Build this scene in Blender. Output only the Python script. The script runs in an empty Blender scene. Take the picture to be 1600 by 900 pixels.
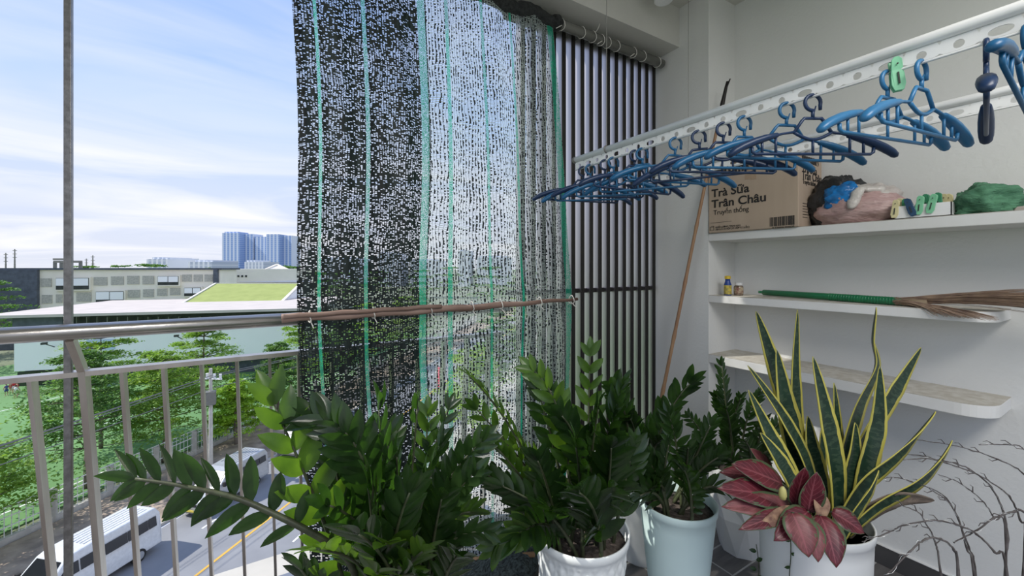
import bpy, math, random
from mathutils import Vector, Matrix, noise
random.seed(7)
scene = bpy.context.scene
COL = scene.collection

# ---------------------------------------------------------------- camera
CAMZ = 1.38
YAW = math.radians(31.4)
FW = Vector((math.sin(YAW), math.cos(YAW), 0))
RT = Vector((math.cos(YAW), -math.sin(YAW), 0))
FPX = 640.0; CU = 800.0; CV = 418.0
cd = bpy.data.cameras.new('camera'); cam = bpy.data.objects.new('camera', cd); COL.objects.link(cam)
cd.sensor_width = 36; cd.lens = FPX/1600*36; cd.shift_y = -32/1600; cd.clip_start = 0.02; cd.clip_end = 4000
cam.location = (0, 0, CAMZ); cam.rotation_euler = (math.pi/2, 0, -YAW)
scene.camera = cam
# ---------------------------------------------------------------- light
vs = scene.view_settings
vs.view_transform = 'Standard'; vs.look = 'None'; vs.gamma = 1; vs.use_curve_mapping = False
vs.exposure = 0.28
sd = bpy.data.lights.new('sun', 'SUN'); so = bpy.data.objects.new('sun', sd); COL.objects.link(so)
sd.energy = 4.2; sd.angle = math.radians(0.8); sd.color = (1, .96, .88)
SUN = Vector((-.68, .28, .73)).normalized()
so.rotation_euler = SUN.to_track_quat('Z', 'Y').to_euler()

# indoor ceiling lighting of the room the balcony opens from
ad = bpy.data.lights.new('room_light', 'AREA'); ao = bpy.data.objects.new('room_light', ad); COL.objects.link(ao)
ad.shape = 'RECTANGLE'; ad.size = 1.6; ad.size_y = .8; ad.energy = 58; ad.color = (1, .97, .92)
ao.location = (.5, -1.0, 2.9); ao.rotation_euler = (0, 0, 0)

def world():
    w = bpy.data.worlds.new('sky'); scene.world = w; w.use_nodes = True
    nt = w.node_tree; N = nt.nodes; L = nt.links; N.clear()
    out = N.new('ShaderNodeOutputWorld'); bg = N.new('ShaderNodeBackground')
    tc = N.new('ShaderNodeTexCoord'); sep = N.new('ShaderNodeSeparateXYZ')
    L.new(tc.outputs['Generated'], sep.inputs[0])
    ramp = N.new('ShaderNodeValToRGB'); L.new(sep.outputs['Z'], ramp.inputs[0])
    cr = ramp.color_ramp
    cr.elements[0].position = 0.0; cr.elements[0].color = (.66, .69, .78, 1)
    cr.elements[1].position = 1.0; cr.elements[1].color = (.25, .40, .78, 1)
    for p, c in ((.12, (.60, .67, .84, 1)), (.30, (.43, .58, .86, 1)), (.5, (.34, .49, .84, 1))):
        e = cr.elements.new(p); e.color = c
    # stretched wispy cloud layer on a flat cloud plane
    dv = N.new('ShaderNodeMath'); dv.operation = 'ADD'; dv.inputs[1].default_value = .12; L.new(sep.outputs['Z'], dv.inputs[0])
    px = N.new('ShaderNodeMath'); px.operation = 'DIVIDE'; L.new(sep.outputs['X'], px.inputs[0]); L.new(dv.outputs[0], px.inputs[1])
    py = N.new('ShaderNodeMath'); py.operation = 'DIVIDE'; L.new(sep.outputs['Y'], py.inputs[0]); L.new(dv.outputs[0], py.inputs[1])
    cx = N.new('ShaderNodeCombineXYZ'); L.new(px.outputs[0], cx.inputs[0]); L.new(py.outputs[0], cx.inputs[1])
    mp = N.new('ShaderNodeMapping'); L.new(cx.outputs[0], mp.inputs[0])
    mp.inputs['Scale'].default_value = (.55, 1.0, 1); mp.inputs['Rotation'].default_value = (0, 0, .5); mp.inputs['Location'].default_value = (1.3, .4, 0)
    no = N.new('ShaderNodeTexNoise'); no.inputs['Scale'].default_value = .75; no.inputs['Detail'].default_value = 6; no.inputs['Roughness'].default_value = .52; no.inputs['Distortion'].default_value = 1.1
    L.new(mp.outputs[0], no.inputs['Vector'])
    r2 = N.new('ShaderNodeValToRGB'); L.new(no.outputs['Fac'], r2.inputs[0])
    r2.color_ramp.elements[0].position = .42; r2.color_ramp.elements[0].color = (0, 0, 0, 1)
    r2.color_ramp.elements[1].position = .72; r2.color_ramp.elements[1].color = (.95, .95, .95, 1)
    mx = N.new('ShaderNodeMix'); mx.data_type = 'RGBA'
    L.new(r2.outputs[0], mx.inputs[0]); L.new(ramp.outputs[0], mx.inputs[6]); mx.inputs[7].default_value = (.86, .86, .90, 1)
    # ground bounce colour below the horizon
    gt = N.new('ShaderNodeMath'); gt.operation = 'LESS_THAN'; gt.inputs[1].default_value = -.02; L.new(sep.outputs['Z'], gt.inputs[0])
    m2 = N.new('ShaderNodeMix'); m2.data_type = 'RGBA'; L.new(gt.outputs[0], m2.inputs[0]); L.new(mx.outputs[2], m2.inputs[6]); m2.inputs[7].default_value = (.34, .34, .35, 1)
    L.new(m2.outputs[2], bg.inputs[0]); bg.inputs[1].default_value = 1.0
    L.new(bg.outputs[0], out.inputs[0])
world()

# ---------------------------------------------------------------- helpers
def ray(u, v):
    return FW + RT*((u-CU)/FPX) + Vector((0, 0, (CV-v)/FPX))
CAM = Vector((0, 0, CAMZ))
def P(u, v, f): return CAM + ray(u, v)*f            # a point seen in direction (u,v), f metres ahead
def Px(u, v, x): d = ray(u, v); return CAM + d*(x/d.x)
def Py(u, v, y): d = ray(u, v); return CAM + d*(y/d.y)
def Pz(u, v, z): d = ray(u, v); return CAM + d*((z-CAMZ)/d.z)
def W(f, r, z=0): p = FW*f + RT*r; return Vector((p.x, p.y, z))

def tag(o, label=None, cat=None, group=None, kind=None):
    if label: o['label'] = label
    if cat: o['category'] = cat
    if group: o['group'] = group
    if kind: o['kind'] = kind
    return o
def thing(name, label, cat, loc=(0, 0, 0), rot=(0, 0, 0), group=None):
    o = bpy.data.objects.new(name, None); COL.objects.link(o); o.empty_display_size = .05
    o.location = loc; o.rotation_euler = rot
    return tag(o, label, cat, group)

class MB:
    def __init__(s): s.v = []; s.f = []; s.uv = {}
    def vert(s, p): s.v.append(Vector(p)); return len(s.v)-1
    def face(s, idx, uv=None):
        s.f.append(tuple(idx))
        if uv: s.uv[len(s.f)-1] = uv
        return s
    def hexa(s, p):                     # 8 points: bottom 4 ccw, top 4 ccw
        b = len(s.v); s.v += [Vector(q) for q in p]
        for q in ((0, 3, 2, 1), (4, 5, 6, 7), (0, 1, 5, 4), (1, 2, 6, 5), (2, 3, 7, 6), (3, 0, 4, 7)): s.f.append(tuple(b+i for i in q))
        return s
    def box(s, a, b):
        x0, y0, z0 = (min(a[i], b[i]) for i in range(3)); x1, y1, z1 = (max(a[i], b[i]) for i in range(3))
        return s.hexa([(x0, y0, z0), (x1, y0, z0), (x1, y1, z0), (x0, y1, z0), (x0, y0, z1), (x1, y0, z1), (x1, y1, z1), (x0, y1, z1)])
    def bar(s, a, b, w, h, up=(0, 0, 1)):   # rectangular bar between two points
        a = Vector(a); b = Vector(b); d = (b-a).normalized(); up = Vector(up)
        sd = d.cross(up).normalized(); u2 = sd.cross(d).normalized()
        q = []
        for c in (a, b):
            q += [c-sd*w/2-u2*h/2, c+sd*w/2-u2*h/2, c+sd*w/2+u2*h/2, c-sd*w/2+u2*h/2]
        return s.hexa(q)
    def tube(s, pts, r, n=8, side=None, flat=1.0, caps=True):
        pts = [Vector(p) for p in pts]; m = len(pts)
        rs = r if isinstance(r, (list, tuple)) else [r]*m
        b = len(s.v); prev = None
        for i, p in enumerate(pts):
            d = (pts[min(i+1, m-1)]-pts[max(i-1, 0)]).normalized()
            if side is not None: a = (Vector(side) - d*d.dot(Vector(side))).normalized()
            elif prev is None:
                a = d.cross(Vector((0, 0, 1)));
                if a.length < .05: a = d.cross(Vector((1, 0, 0)))
                a.normalize()
            else: a = (prev - d*d.dot(prev)).normalized()
            prev = a; c = d.cross(a)
            for k in range(n):
                t = 2*math.pi*k/n
                s.v.append(p + a*math.cos(t)*rs[i] + c*math.sin(t)*rs[i]*flat)
        for i in range(m-1):
            for k in range(n):
                k2 = (k+1) % n
                s.f.append((b+i*n+k, b+i*n+k2, b+(i+1)*n+k2, b+(i+1)*n+k))
        if caps:
            s.f.append(tuple(b+k for k in range(n))[::-1]); s.f.append(tuple(b+(m-1)*n+k for k in range(n)))
        return s
    def lathe(s, prof, c=(0, 0, 0), n=32, M=None, fn=None):     # prof: list of (r,z)
        b = len(s.v); c = Vector(c)
        for r, z in prof:
            for k in range(n):
                t = 2*math.pi*k/n
                rr = fn(r, z, t) if fn else r
                p = Vector((rr*math.cos(t), rr*math.sin(t), z))
                if M: p = M @ p
                s.v.append(c+p)
        m = len(prof)
        for i in range(m-1):
            for k in range(n):
                k2 = (k+1) % n
                s.f.append((b+i*n+k, b+i*n+k2, b+(i+1)*n+k2, b+(i+1)*n+k))
        if prof[0][0] > 0: s.f.append(tuple(b+k for k in range(n))[::-1])
        if prof[-1][0] > 0: s.f.append(tuple(b+(m-1)*n+k for k in range(n)))
        return s
    def build(s, name, mat, parent=None, origin=None, smooth=False, bevel=0, solid=0, local=False):
        root = parent
        while root is not None and root.parent: root = root.parent
        if origin is None: origin = Vector(root.location) if (root is not None and not local) else Vector((0, 0, 0))
        origin = Vector(origin)
        me = bpy.data.meshes.new(name)
        me.from_pydata([tuple(p-origin) for p in s.v], [], s.f)
        if s.uv:
            ul = me.uv_layers.new(name='UVMap')
            for poly in me.polygons:
                if poly.index in s.uv:
                    for k, li in enumerate(poly.loop_indices): ul.data[li].uv = s.uv[poly.index][k]
        if smooth: me.polygons.foreach_set('use_smooth', [True]*len(me.polygons))
        me.materials.append(mat); me.update()
        o = bpy.data.objects.new(name, me); COL.objects.link(o)
        if parent is not None: o.parent = parent
        else: o.location = origin
        if solid:
            md = o.modifiers.new('solid', 'SOLIDIFY'); md.thickness = solid; md.offset = 0
        if bevel:
            md = o.modifiers.new('bevel', 'BEVEL'); md.width = bevel; md.segments = 2; md.limit_method = 'ANGLE'
        return o
def struct(name, mb, m, **k): return tag(mb.build(name, m, **k), kind='structure')

def bez(p, n=12):
    p = [Vector(q) for q in p]; out = []
    for i in range(n+1):
        t = i/n; q = p
        while len(q) > 1: q = [q[j]*(1-t)+q[j+1]*t for j in range(len(q)-1)]
        out.append(q[0])
    return out
def spline(p, sub=5):                   # catmull-rom
    p = [Vector(q) for q in p]; out = []
    for i in range(len(p)-1):
        p0 = p[max(i-1, 0)]; p1 = p[i]; p2 = p[i+1]; p3 = p[min(i+2, len(p)-1)]
        for j in range(sub):
            t = j/sub
            out.append(.5*((2*p1)+(p2-p0)*t+(2*p0-5*p1+4*p2-p3)*t*t+(3*p1-p0-3*p2+p3)*t**3))
    out.append(p[-1]); return out

# ---------------------------------------------------------------- materials
def mat(name, c, rough=.5, metal=0, var=None, vscale=8, bump=0, bscale=40, spec=.5, coat=0, stretch=None, emit=0, c3=None):
    m = bpy.data.materials.new(name); m.use_nodes = True
    nt = m.node_tree; N = nt.nodes; L = nt.links; b = N['Principled BSDF']
    c = tuple(c)+(1,)
    b.inputs['Base Color'].default_value = c; b.inputs['Roughness'].default_value = rough; b.inputs['Metallic'].default_value = metal
    b.inputs['Specular IOR Level'].default_value = spec; b.inputs['Coat Weight'].default_value = coat
    tc = N.new('ShaderNodeTexCoord'); src = tc.outputs['Object']
    if stretch:
        mp = N.new('ShaderNodeMapping'); mp.inputs['Scale'].default_value = stretch; L.new(src, mp.inputs[0]); src = mp.outputs[0]
    if var is None: var = tuple(x*.88 for x in c[:3])
    n = N.new('ShaderNodeTexNoise'); n.inputs['Scale'].default_value = vscale; n.inputs['Detail'].default_value = 5; L.new(src, n.inputs['Vector'])
    r = N.new('ShaderNodeValToRGB'); r.color_ramp.elements[0].position = .35; r.color_ramp.elements[1].position = .65
    r.color_ramp.elements[0].color = tuple(var)+(1,); r.color_ramp.elements[1].color = c
    L.new(n.outputs['Fac'], r.inputs[0]); L.new(r.outputs[0], b.inputs['Base Color'])
    if bump:
        n2 = N.new('ShaderNodeTexNoise'); n2.inputs['Scale'].default_value = bscale; n2.inputs['Detail'].default_value = 4; L.new(src, n2.inputs['Vector'])
        bp = N.new('ShaderNodeBump'); bp.inputs['Strength'].default_value = bump; bp.inputs['Distance'].default_value = .01
        L.new(n2.outputs['Fac'], bp.inputs['Height']); L.new(bp.outputs[0], b.inputs['Normal'])
    if emit:
        b.inputs['Emission Color'].default_value = c; b.inputs['Emission Strength'].default_value = emit
    return m
def leafmat(name, c, var, rough=.35, trans=.35, tc_=None, vscale=12, spec=.5, uvstripe=None):
    m = mat(name, c, rough, var=var, vscale=vscale, spec=spec)
    nt = m.node_tree; N = nt.nodes; L = nt.links; b = N['Principled BSDF']
    out = [n for n in N if n.type == 'OUTPUT_MATERIAL'][0]
    colsock = b.inputs['Base Color'].links[0].from_socket
    if uvstripe:
        colsock = uvstripe(nt, colsock); L.new(colsock, b.inputs['Base Color'])
    t = N.new('ShaderNodeBsdfTranslucent')
    mm = N.new('ShaderNodeMix'); mm.data_type = 'RGBA'; mm.blend_type = 'MULTIPLY'; mm.inputs[0].default_value = 1
    L.new(colsock, mm.inputs[6]); mm.inputs[7].default_value = (tc_ or (2.2, 2.4, 1.0))+(1,)
    L.new(mm.outputs[2], t.inputs[0])
    mx = N.new('ShaderNodeMixShader'); mx.inputs[0].default_value = trans
    L.new(b.outputs[0], mx.inputs[1]); L.new(t.outputs[0], mx.inputs[2]); L.new(mx.outputs[0], out.inputs[0])
    return m
M = {}
M['wall'] = mat('wall_paint', (.74, .74, .72), .8, var=(.70, .70, .68), vscale=1.5, bump=.15, bscale=60)
M['beam'] = mat('beam_paint', (.62, .61, .57), .8, var=(.56, .55, .51), vscale=2, bump=.1)
M['shelf'] = mat('shelf_paint', (.78, .78, .77), .55, var=(.72, .71, .68), vscale=4)
M['dust'] = mat('dusty_top', (.50, .46, .39), .95, var=(.62, .59, .53), vscale=30, bump=.1, bscale=200)
M['steel'] = mat('brushed_steel', (.62, .58, .54), .33, 1, var=(.45, .40, .36), vscale=9, stretch=(1, 1, .2), bump=.1, bscale=90)
M['steelold'] = mat('weathered_steel', (.25, .245, .24), .4, .8, var=(.17, .165, .16), vscale=60, bump=.06, bscale=260)
M['handrail'] = mat('polished_rail', (.50, .48, .46), .28, .9, var=(.36, .34, .32), vscale=14, stretch=(.3, 1, 1), bump=.05, bscale=120)
M['alu'] = mat('anodised_aluminium', (.92, .92, .91), .34, .15, var=(.78, .78, .78), vscale=5)
M['white_metal'] = mat('white_coated_metal', (.85, .85, .85), .35)
M['strip'] = mat('satin_strip', (.88, .88, .87), .45, 0)
M['slat'] = mat('skylit_slat_side', (.52, .49, .50), .36, 1, var=(.44, .41, .41), vscale=3, stretch=(1, 1, .3))  # slat side faces; sky light on them put into a lighter tone
M['blackmetal'] = mat('black_metal', (.02, .018, .016), .45, .3)
M['tube_grey'] = mat('grey_tube', (.22, .22, .20), .5, .4, bump=.2)
M['bluehang'] = mat('blue_plastic', (.008, .105, .24), .4, var=(.007, .09, .21), vscale=6)
M['navyhang'] = mat('navy_plastic', (.007, .028, .085), .4, var=(.006, .025, .075), vscale=6)
M['skyhang'] = mat('bright_blue_plastic', (.03, .17, .36), .38, var=(.025, .15, .32), vscale=6)
M['cardboard'] = mat('cardboard', (.47, .37, .285), .9, var=(.43, .335, .255), vscale=14, stretch=(1, 1, .15))
M['cardedge'] = mat('cardboard_dark', (.26, .19, .14), .9)
M['tape'] = mat('packing_tape', (.42, .30, .20), .3)
M['ink'] = mat('black_ink', (.02, .018, .018), .7)
M['bamboo'] = mat('bamboo', (.40, .24, .13), .5, var=(.28, .15, .08), vscale=20, stretch=(1, 1, .15))
M['bamboo_dark'] = mat('weathered_bamboo', (.13, .075, .055), .7, var=(.32, .22, .18), vscale=22, stretch=(.12, 1, 1), bump=.4)
M['bark'] = mat('dry_twig', (.055, .045, .042), .8, var=(.14, .125, .12), vscale=30, bump=.3)
M['wire'] = mat('silver_wire', (.6, .6, .6), .3, .9)
M['cord'] = mat('white_cord', (.75, .73, .68), .7)
M['soil'] = mat('potting_soil', (.035, .025, .02), .95, var=(.10, .08, .07), vscale=60, bump=.8, bscale=80)
M['pot'] = mat('white_ceramic', (.74, .77, .77), .42, var=(.70, .73, .73), vscale=3)
M['potteal'] = mat('pale_mint_plastic', (.60, .74, .72), .42, var=(.56, .70, .69), vscale=3)
M['potwhite'] = mat('white_plastic_pot', (.76, .77, .76), .4, var=(.70, .71, .70), vscale=5)
M['stem'] = mat('plant_stem', (.06, .075, .035), .5, var=(.035, .04, .02), vscale=40)
M['zz'] = leafmat('zz_leaf', (.026, .054, .016), (.012, .028, .010), .20, .30, (3.6, 4.6, 1.2))
M['zzyoung'] = leafmat('zz_leaf_young', (.075, .15, .024), (.04, .09, .018), .27, .42, (2.6, 2.5, .9))
M['ground'] = mat('far_ground', (.23, .25, .19), .95, var=(.17, .20, .12), vscale=.03)
M['asphalt'] = mat('asphalt', (.27, .275, .29), .85, var=(.225, .23, .245), vscale=.6, stretch=(1, 1, 1))
M['paint_w'] = mat('road_paint_white', (.8, .8, .8), .7)
M['paint_y'] = mat('road_paint_yellow', (.72, .42, .07), .7)
M['earth'] = mat('earth_path', (.44, .35, .27), .95, var=(.24, .19, .15), vscale=1.1)
M['turf'] = mat('pitch_turf', (.15, .30, .11), .95, var=(.12, .25, .09), vscale=.12)
M['concrete'] = mat('concrete', (.55, .53, .49), .85, var=(.46, .44, .40), vscale=3)
M['tyre'] = mat('tyre', (.02, .02, .02), .8)
M['glassdark'] = mat('dark_glass', (.02, .022, .026), .12, spec=.8)
M['carwhite'] = mat('white_car_paint', (.72, .73, .74), .3, coat=.6)
M['carsilver'] = mat('silver_car_paint', (.48, .49, .50), .3, .3, coat=.6)
M['lamp'] = mat('lamp_lens', (.75, .76, .78), .15)
M['plate'] = mat('number_plate', (.75, .6, .1), .5)
M['trunk'] = mat('tree_trunk', (.12, .09, .07), .9, var=(.20, .17, .14), vscale=2)
M['tree1'] = leafmat('tree_leaf_mid', (.28, .42, .08), (.16, .27, .05), .6, .3, (1.6, 1.8, .7), vscale=.8, spec=.2)
M['tree2'] = leafmat('tree_leaf_bright', (.36, .52, .06), (.23, .40, .045), .6, .35, (1.6, 1.6, .7), vscale=.8, spec=.2)
M['tree3'] = leafmat('tree_leaf_dark', (.15, .27, .07), (.08, .17, .045), .6, .25, (1.6, 1.8, .7), vscale=.8, spec=.2)
M['cream'] = mat('cream_render', (.84, .79, .68), .9, var=(.78, .73, .63), vscale=.3)
M['slate'] = mat('slate_cladding', (.10, .115, .145), .8, var=(.07, .08, .10), vscale=1.5)
M['hallwhite'] = mat('hall_white', (.90, .90, .91), .8, var=(.87, .87, .88), vscale=.2)
M['roofpink'] = mat('roof_membrane', (.58, .52, .48), .9, var=(.52, .47, .44), vscale=.5)
M['roofwhite'] = mat('pale_roof', (.74, .72, .69), .8)
M['dark'] = mat('dark_recess', (.05, .055, .05), .8, var=(.03, .035, .03), vscale=1)
M['perf'] = mat('perforated_panel', (.50, .48, .42), .9, var=(.36, .35, .31), vscale=4)
M['banner'] = mat('banner', (.50, .62, .80), .7)
M['bannertext'] = mat('banner_text', (.16, .26, .5), .7)
M['red'] = mat('red_cloth', (.55, .03, .04), .8)
M['whitecloth'] = mat('white_cloth', (.75, .75, .75), .8)
M['bluecloth'] = mat('blue_cloth', (.05, .09, .25), .8)
M['skin'] = mat('skin', (.45, .27, .19), .6)
M['hair'] = mat('hair', (.02, .015, .012), .7)

def nmath(nt, op, a, b=None, c=None):
    n = nt.nodes.new('ShaderNodeMath'); n.operation = op
    for i, x in enumerate((a, b, c)):
        if x is None: continue
        if hasattr(x, 'links') or hasattr(x, 'is_output'): nt.links.new(x, n.inputs[i])
        else: n.inputs[i].default_value = x
    return n.outputs[0]
def uvxy(nt):
    uv = nt.nodes.new('ShaderNodeUVMap'); sp = nt.nodes.new('ShaderNodeSeparateXYZ'); nt.links.new(uv.outputs[0], sp.inputs[0])
    return uv.outputs[0], sp.outputs[0], sp.outputs[1]
def cmb(nt, x, y, z=0.0):
    n = nt.nodes.new('ShaderNodeCombineXYZ')
    for i, q in enumerate((x, y, z)):
        if hasattr(q, 'is_output'): nt.links.new(q, n.inputs[i])
        else: n.inputs[i].default_value = q
    return n.outputs[0]
def wn(nt, vec):
    n = nt.nodes.new('ShaderNodeTexWhiteNoise'); n.noise_dimensions = '3D'; nt.links.new(vec, n.inputs['Vector']); return n.outputs['Value']
def noi(nt, vec, sc, det=2):
    n = nt.nodes.new('ShaderNodeTexNoise'); n.inputs['Scale'].default_value = sc; n.inputs['Detail'].default_value = det; nt.links.new(vec, n.inputs['Vector']); return n.outputs['Fac']
def mixc(nt, f, a, b):
    n = nt.nodes.new('ShaderNodeMix'); n.data_type = 'RGBA'
    for i, q in ((0, f), (6, a), (7, b)):
        if hasattr(q, 'is_output'): nt.links.new(q, n.inputs[i])
        elif i: n.inputs[i].default_value = tuple(q)+(1,)
        else: n.inputs[i].default_value = q
    return n.outputs[2]

def netmat(name, dense, stripes, col_yarn, col_rung, green):
    """knitted shade net: UV is in metres across (x) and up (y); holes are really open"""
    m = bpy.data.materials.new(name); m.use_nodes = True
    nt = m.node_tree; N = nt.nodes; L = nt.links; b = N['Principled BSDF']; out = N['Material Output']
    vec, s, t = uvxy(nt)
    wob = noi(nt, vec, 9, 3)
    wob2 = noi(nt, cmb(nt, nmath(nt, 'MULTIPLY', s, 60.0), nmath(nt, 'MULTIPLY', t, 12.0)), 1.0, 2)
    s2 = nmath(nt, 'ADD', s, nmath(nt, 'MULTIPLY', nmath(nt, 'SUBTRACT', wob, .5), .03))
    s2 = nmath(nt, 'ADD', s2, nmath(nt, 'MULTIPLY', nmath(nt, 'SUBTRACT', wob2, .5), .006))
    t2 = nmath(nt, 'ADD', t, nmath(nt, 'MULTIPLY', nmath(nt, 'SUBTRACT', wob, .5), .03))
    pw = .0100 if dense else .0135
    fs = nmath(nt, 'FRACT', nmath(nt, 'DIVIDE', s2, pw)); cs = nmath(nt, 'FLOOR', nmath(nt, 'DIVIDE', s2, pw))
    q = .0056 if dense else .0066
    ph = wn(nt, cmb(nt, cs, 3.0, 1.0))
    tq = nmath(nt, 'ADD', nmath(nt, 'DIVIDE', t2, q), ph)
    ft = nmath(nt, 'FRACT', tq); ct = nmath(nt, 'FLOOR', tq)
    big = noi(nt, vec, 5.5, 2)
    if dense:
        cell = wn(nt, cmb(nt, cs, ct, 5.0))
        h1 = nmath(nt, 'GREATER_THAN', nmath(nt, 'ADD', cell, nmath(nt, 'MULTIPLY', nmath(nt, 'SUBTRACT', big, .5), 1.4)), .43)
        h2 = nmath(nt, 'GREATER_THAN', ft, nmath(nt, 'ADD', .25, nmath(nt, 'MULTIPLY', wn(nt, cmb(nt, cs, ct, 7.0)), .4)))
        w0 = wn(nt, cmb(nt, cs, ct, 9.0))
        h3 = nmath(nt, 'GREATER_THAN', fs, nmath(nt, 'MULTIPLY', w0, .55))
        h4 = nmath(nt, 'LESS_THAN', fs, .9)
        hole = nmath(nt, 'MULTIPLY', nmath(nt, 'MULTIPLY', h1, h2), nmath(nt, 'MULTIPLY', h3, h4))
        colr = mixc(nt, wn(nt, cmb(nt, cs, 2.0, 2.0)), col_yarn, col_rung)
    else:
        warp = nmath(nt, 'LESS_THAN', fs, .09)
        rung = nmath(nt, 'LESS_THAN', ft, .42)
        cell = wn(nt, cmb(nt, cs, ct, 5.0))
        blot = nmath(nt, 'GREATER_THAN', nmath(nt, 'ADD', cell, nmath(nt, 'MULTIPLY', nmath(nt, 'SUBTRACT', big, .5), .9)), .50)
        blot = nmath(nt, 'MULTIPLY', blot, nmath(nt, 'LESS_THAN', fs, nmath(nt, 'ADD', .25, nmath(nt, 'MULTIPLY', wn(nt, cmb(nt, cs, ct, 8.0)), .35))))
        dark = nmath(nt, 'MAXIMUM', warp, blot)
        solid = nmath(nt, 'MAXIMUM', dark, rung)
        hole = nmath(nt, 'SUBTRACT', 1.0, solid)
        colr = mixc(nt, dark, col_rung, col_yarn)
    strip = None
    for (c0, w) in stripes:
        d = nmath(nt, 'LESS_THAN', nmath(nt, 'ABSOLUTE', nmath(nt, 'SUBTRACT', s, c0)), w/2)
        strip = d if strip is None else nmath(nt, 'MAXIMUM', strip, d)
    colr = mixc(nt, strip, colr, green)
    pin = nmath(nt, 'GREATER_THAN', wn(nt, cmb(nt, nmath(nt, 'FLOOR', nmath(nt, 'MULTIPLY', s, 900.0)), nmath(nt, 'FLOOR', nmath(nt, 'MULTIPLY', t, 900.0)), 2.0)), .66 if dense else .68)
    hole = nmath(nt, 'ADD', nmath(nt, 'MULTIPLY', hole, nmath(nt, 'SUBTRACT', 1.0, strip)), nmath(nt, 'MULTIPLY', strip, pin))
    L.new(colr, b.inputs['Base Color']); b.inputs['Roughness'].default_value = .55
    tr = N.new('ShaderNodeBsdfTranslucent'); L.new(colr, tr.inputs[0])
    m1 = N.new('ShaderNodeMixShader'); m1.inputs[0].default_value = .45; L.new(b.outputs[0], m1.inputs[1]); L.new(tr.outputs[0], m1.inputs[2])
    tp = N.new('ShaderNodeBsdfTransparent'); m2 = N.new('ShaderNodeMixShader')
    L.new(hole, m2.inputs[0]); L.new(m1.outputs[0], m2.inputs[1]); L.new(tp.outputs[0], m2.inputs[2]); L.new(m2.outputs[0], out.inputs[0])
    return m

# ================================================================ STRUCTURE
WX = 2.20      # front face of the pier and shelf fronts
BX = 2.466     # back wall of the shelves
NY = 1.427     # near face of the pier (side of the niche)
LY = 1.77      # plane of railing and slat screen
def floor_mat():
    m = mat('wood_look_tile', (.16, .15, .145), .45, var=(.10, .095, .09), vscale=5, stretch=(1, 6, 1))
    nt = m.node_tree; b = nt.nodes['Principled BSDF']; L = nt.links
    tc = nt.nodes.new('ShaderNodeTexCoord'); mp = nt.nodes.new('ShaderNodeMapping'); L.new(tc.outputs['Object'], mp.inputs[0])
    mp.inputs['Rotation'].default_value = (0, 0, 0)
    br = nt.nodes.new('ShaderNodeTexBrick'); L.new(mp.outputs[0], br.inputs['Vector'])
    br.inputs['Scale'].default_value = 1; br.inputs['Brick Width'].default_value = .6; br.inputs['Row Height'].default_value = .15
    br.inputs['Mortar Size'].default_value = .004; br.inputs['Mortar Smooth'].default_value = .1
    old = b.inputs['Base Color'].links[0].from_socket
    L.new(mixc(nt, br.outputs['Fac'], old, (.42, .41, .39)), b.inputs['Base Color'])
    return m
M['floor'] = floor_mat()
struct('floor', MB().box((-3.2, -1.6, -.18), (BX+.0, 2.22, 0)), M['floor'])
struct('trim_1', MB().box((-3.2, 1.93, 0.0), (2.2, 2.22, .03)), M['concrete'], bevel=.004)
struct('wall_right', MB().box((BX, -1.6, -.18), (BX+.15, NY+.4, 2.98)), M['wall'])
struct('wall_pier', MB().box((WX, NY, 0), (BX, 2.05, 2.98)), M['wall'])
struct('ceiling', MB().box((-3.2, -1.6, 2.98), (BX+.15, 1.82, 3.13)), M['beam'])
struct('wall_beam', MB().box((-3.2, 1.62, 2.74), (WX, 1.82, 2.98)), M['beam'])
M['baseboard'] = mat('dark_tile_skirting', (.07, .068, .07), .4)
struct('baseboard_right', MB().box((BX-.012, -1.6, 0), (BX, NY, .09)), M['baseboard'])
struct('trim_2', MB().box((BX-.016, -1.6, .09), (BX, NY, .0935)), M['shelf'])
# ================================================================ OUTSIDE
GZ = CAMZ-15.4
RE = Vector((.675, .738, 0)).normalized()       # road direction
RN = Vector((-.738, .675, 0)).normalized()      # away from the balcony across the road
def R(e, n, z=0): p = RE*e + RN*n; return Vector((p.x, p.y, GZ+z))
def rquad(name, e0, e1, n0, n1, z0, z1, m, parent=None):
    mb = MB().hexa([R(e0, n0, z0), R(e1, n0, z0), R(e1, n1, z0), R(e0, n1, z0), R(e0, n0, z1), R(e1, n0, z1), R(e1, n1, z1), R(e0, n1, z1)])
    return mb.build(name, m, parent)
g = MB(); g.box((-1500, -60, GZ-.6), (1500, 2500, GZ-.05)); struct('ground', g, M['ground'])
rd = tag(rquad('road', -60, 260, 12.6, 25.3, -.04, 0, M['asphalt']), kind='structure')
rquad('centre_line', -60, 260, 19.35, 19.5, 0, .012, M['paint_y'], rd)
for k in range(14):
    e = 6.2+k*7.0
    for n in (16.4, 22.5): rquad('lane_dash', e, e+2.2, n, n+.13, 0, .012, M['paint_w'], rd)
rquad('edge_line', -60, 260, 24.95, 25.07, 0, .012, M['paint_w'], rd)
tag(rquad('sidewalk', -60, 260, 25.3, 31.6, -.04, .14, M['earth']), kind='structure')
tag(rquad('kerb', -60, 260, 25.15, 25.35, -.04, .17, M['concrete']), kind='structure')
tag(rquad('near_sidewalk', -60, 260, 6.0, 12.6, -.04, .15, M['concrete']), kind='structure')
tag(rquad('football_pitch', -60, 90, 33.5, 90, -.04, .03, M['turf']), kind='structure')
pl = bpy.data.objects['football_pitch']
for n in (36, 47, 62): rquad('pitch_line', -60, 90, n, n+.14, .03, .04, M['paint_w'], pl)
rquad('pitch_line', 4, 4.15, 36, 80, .03, .04, M['paint_w'], pl)

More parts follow.
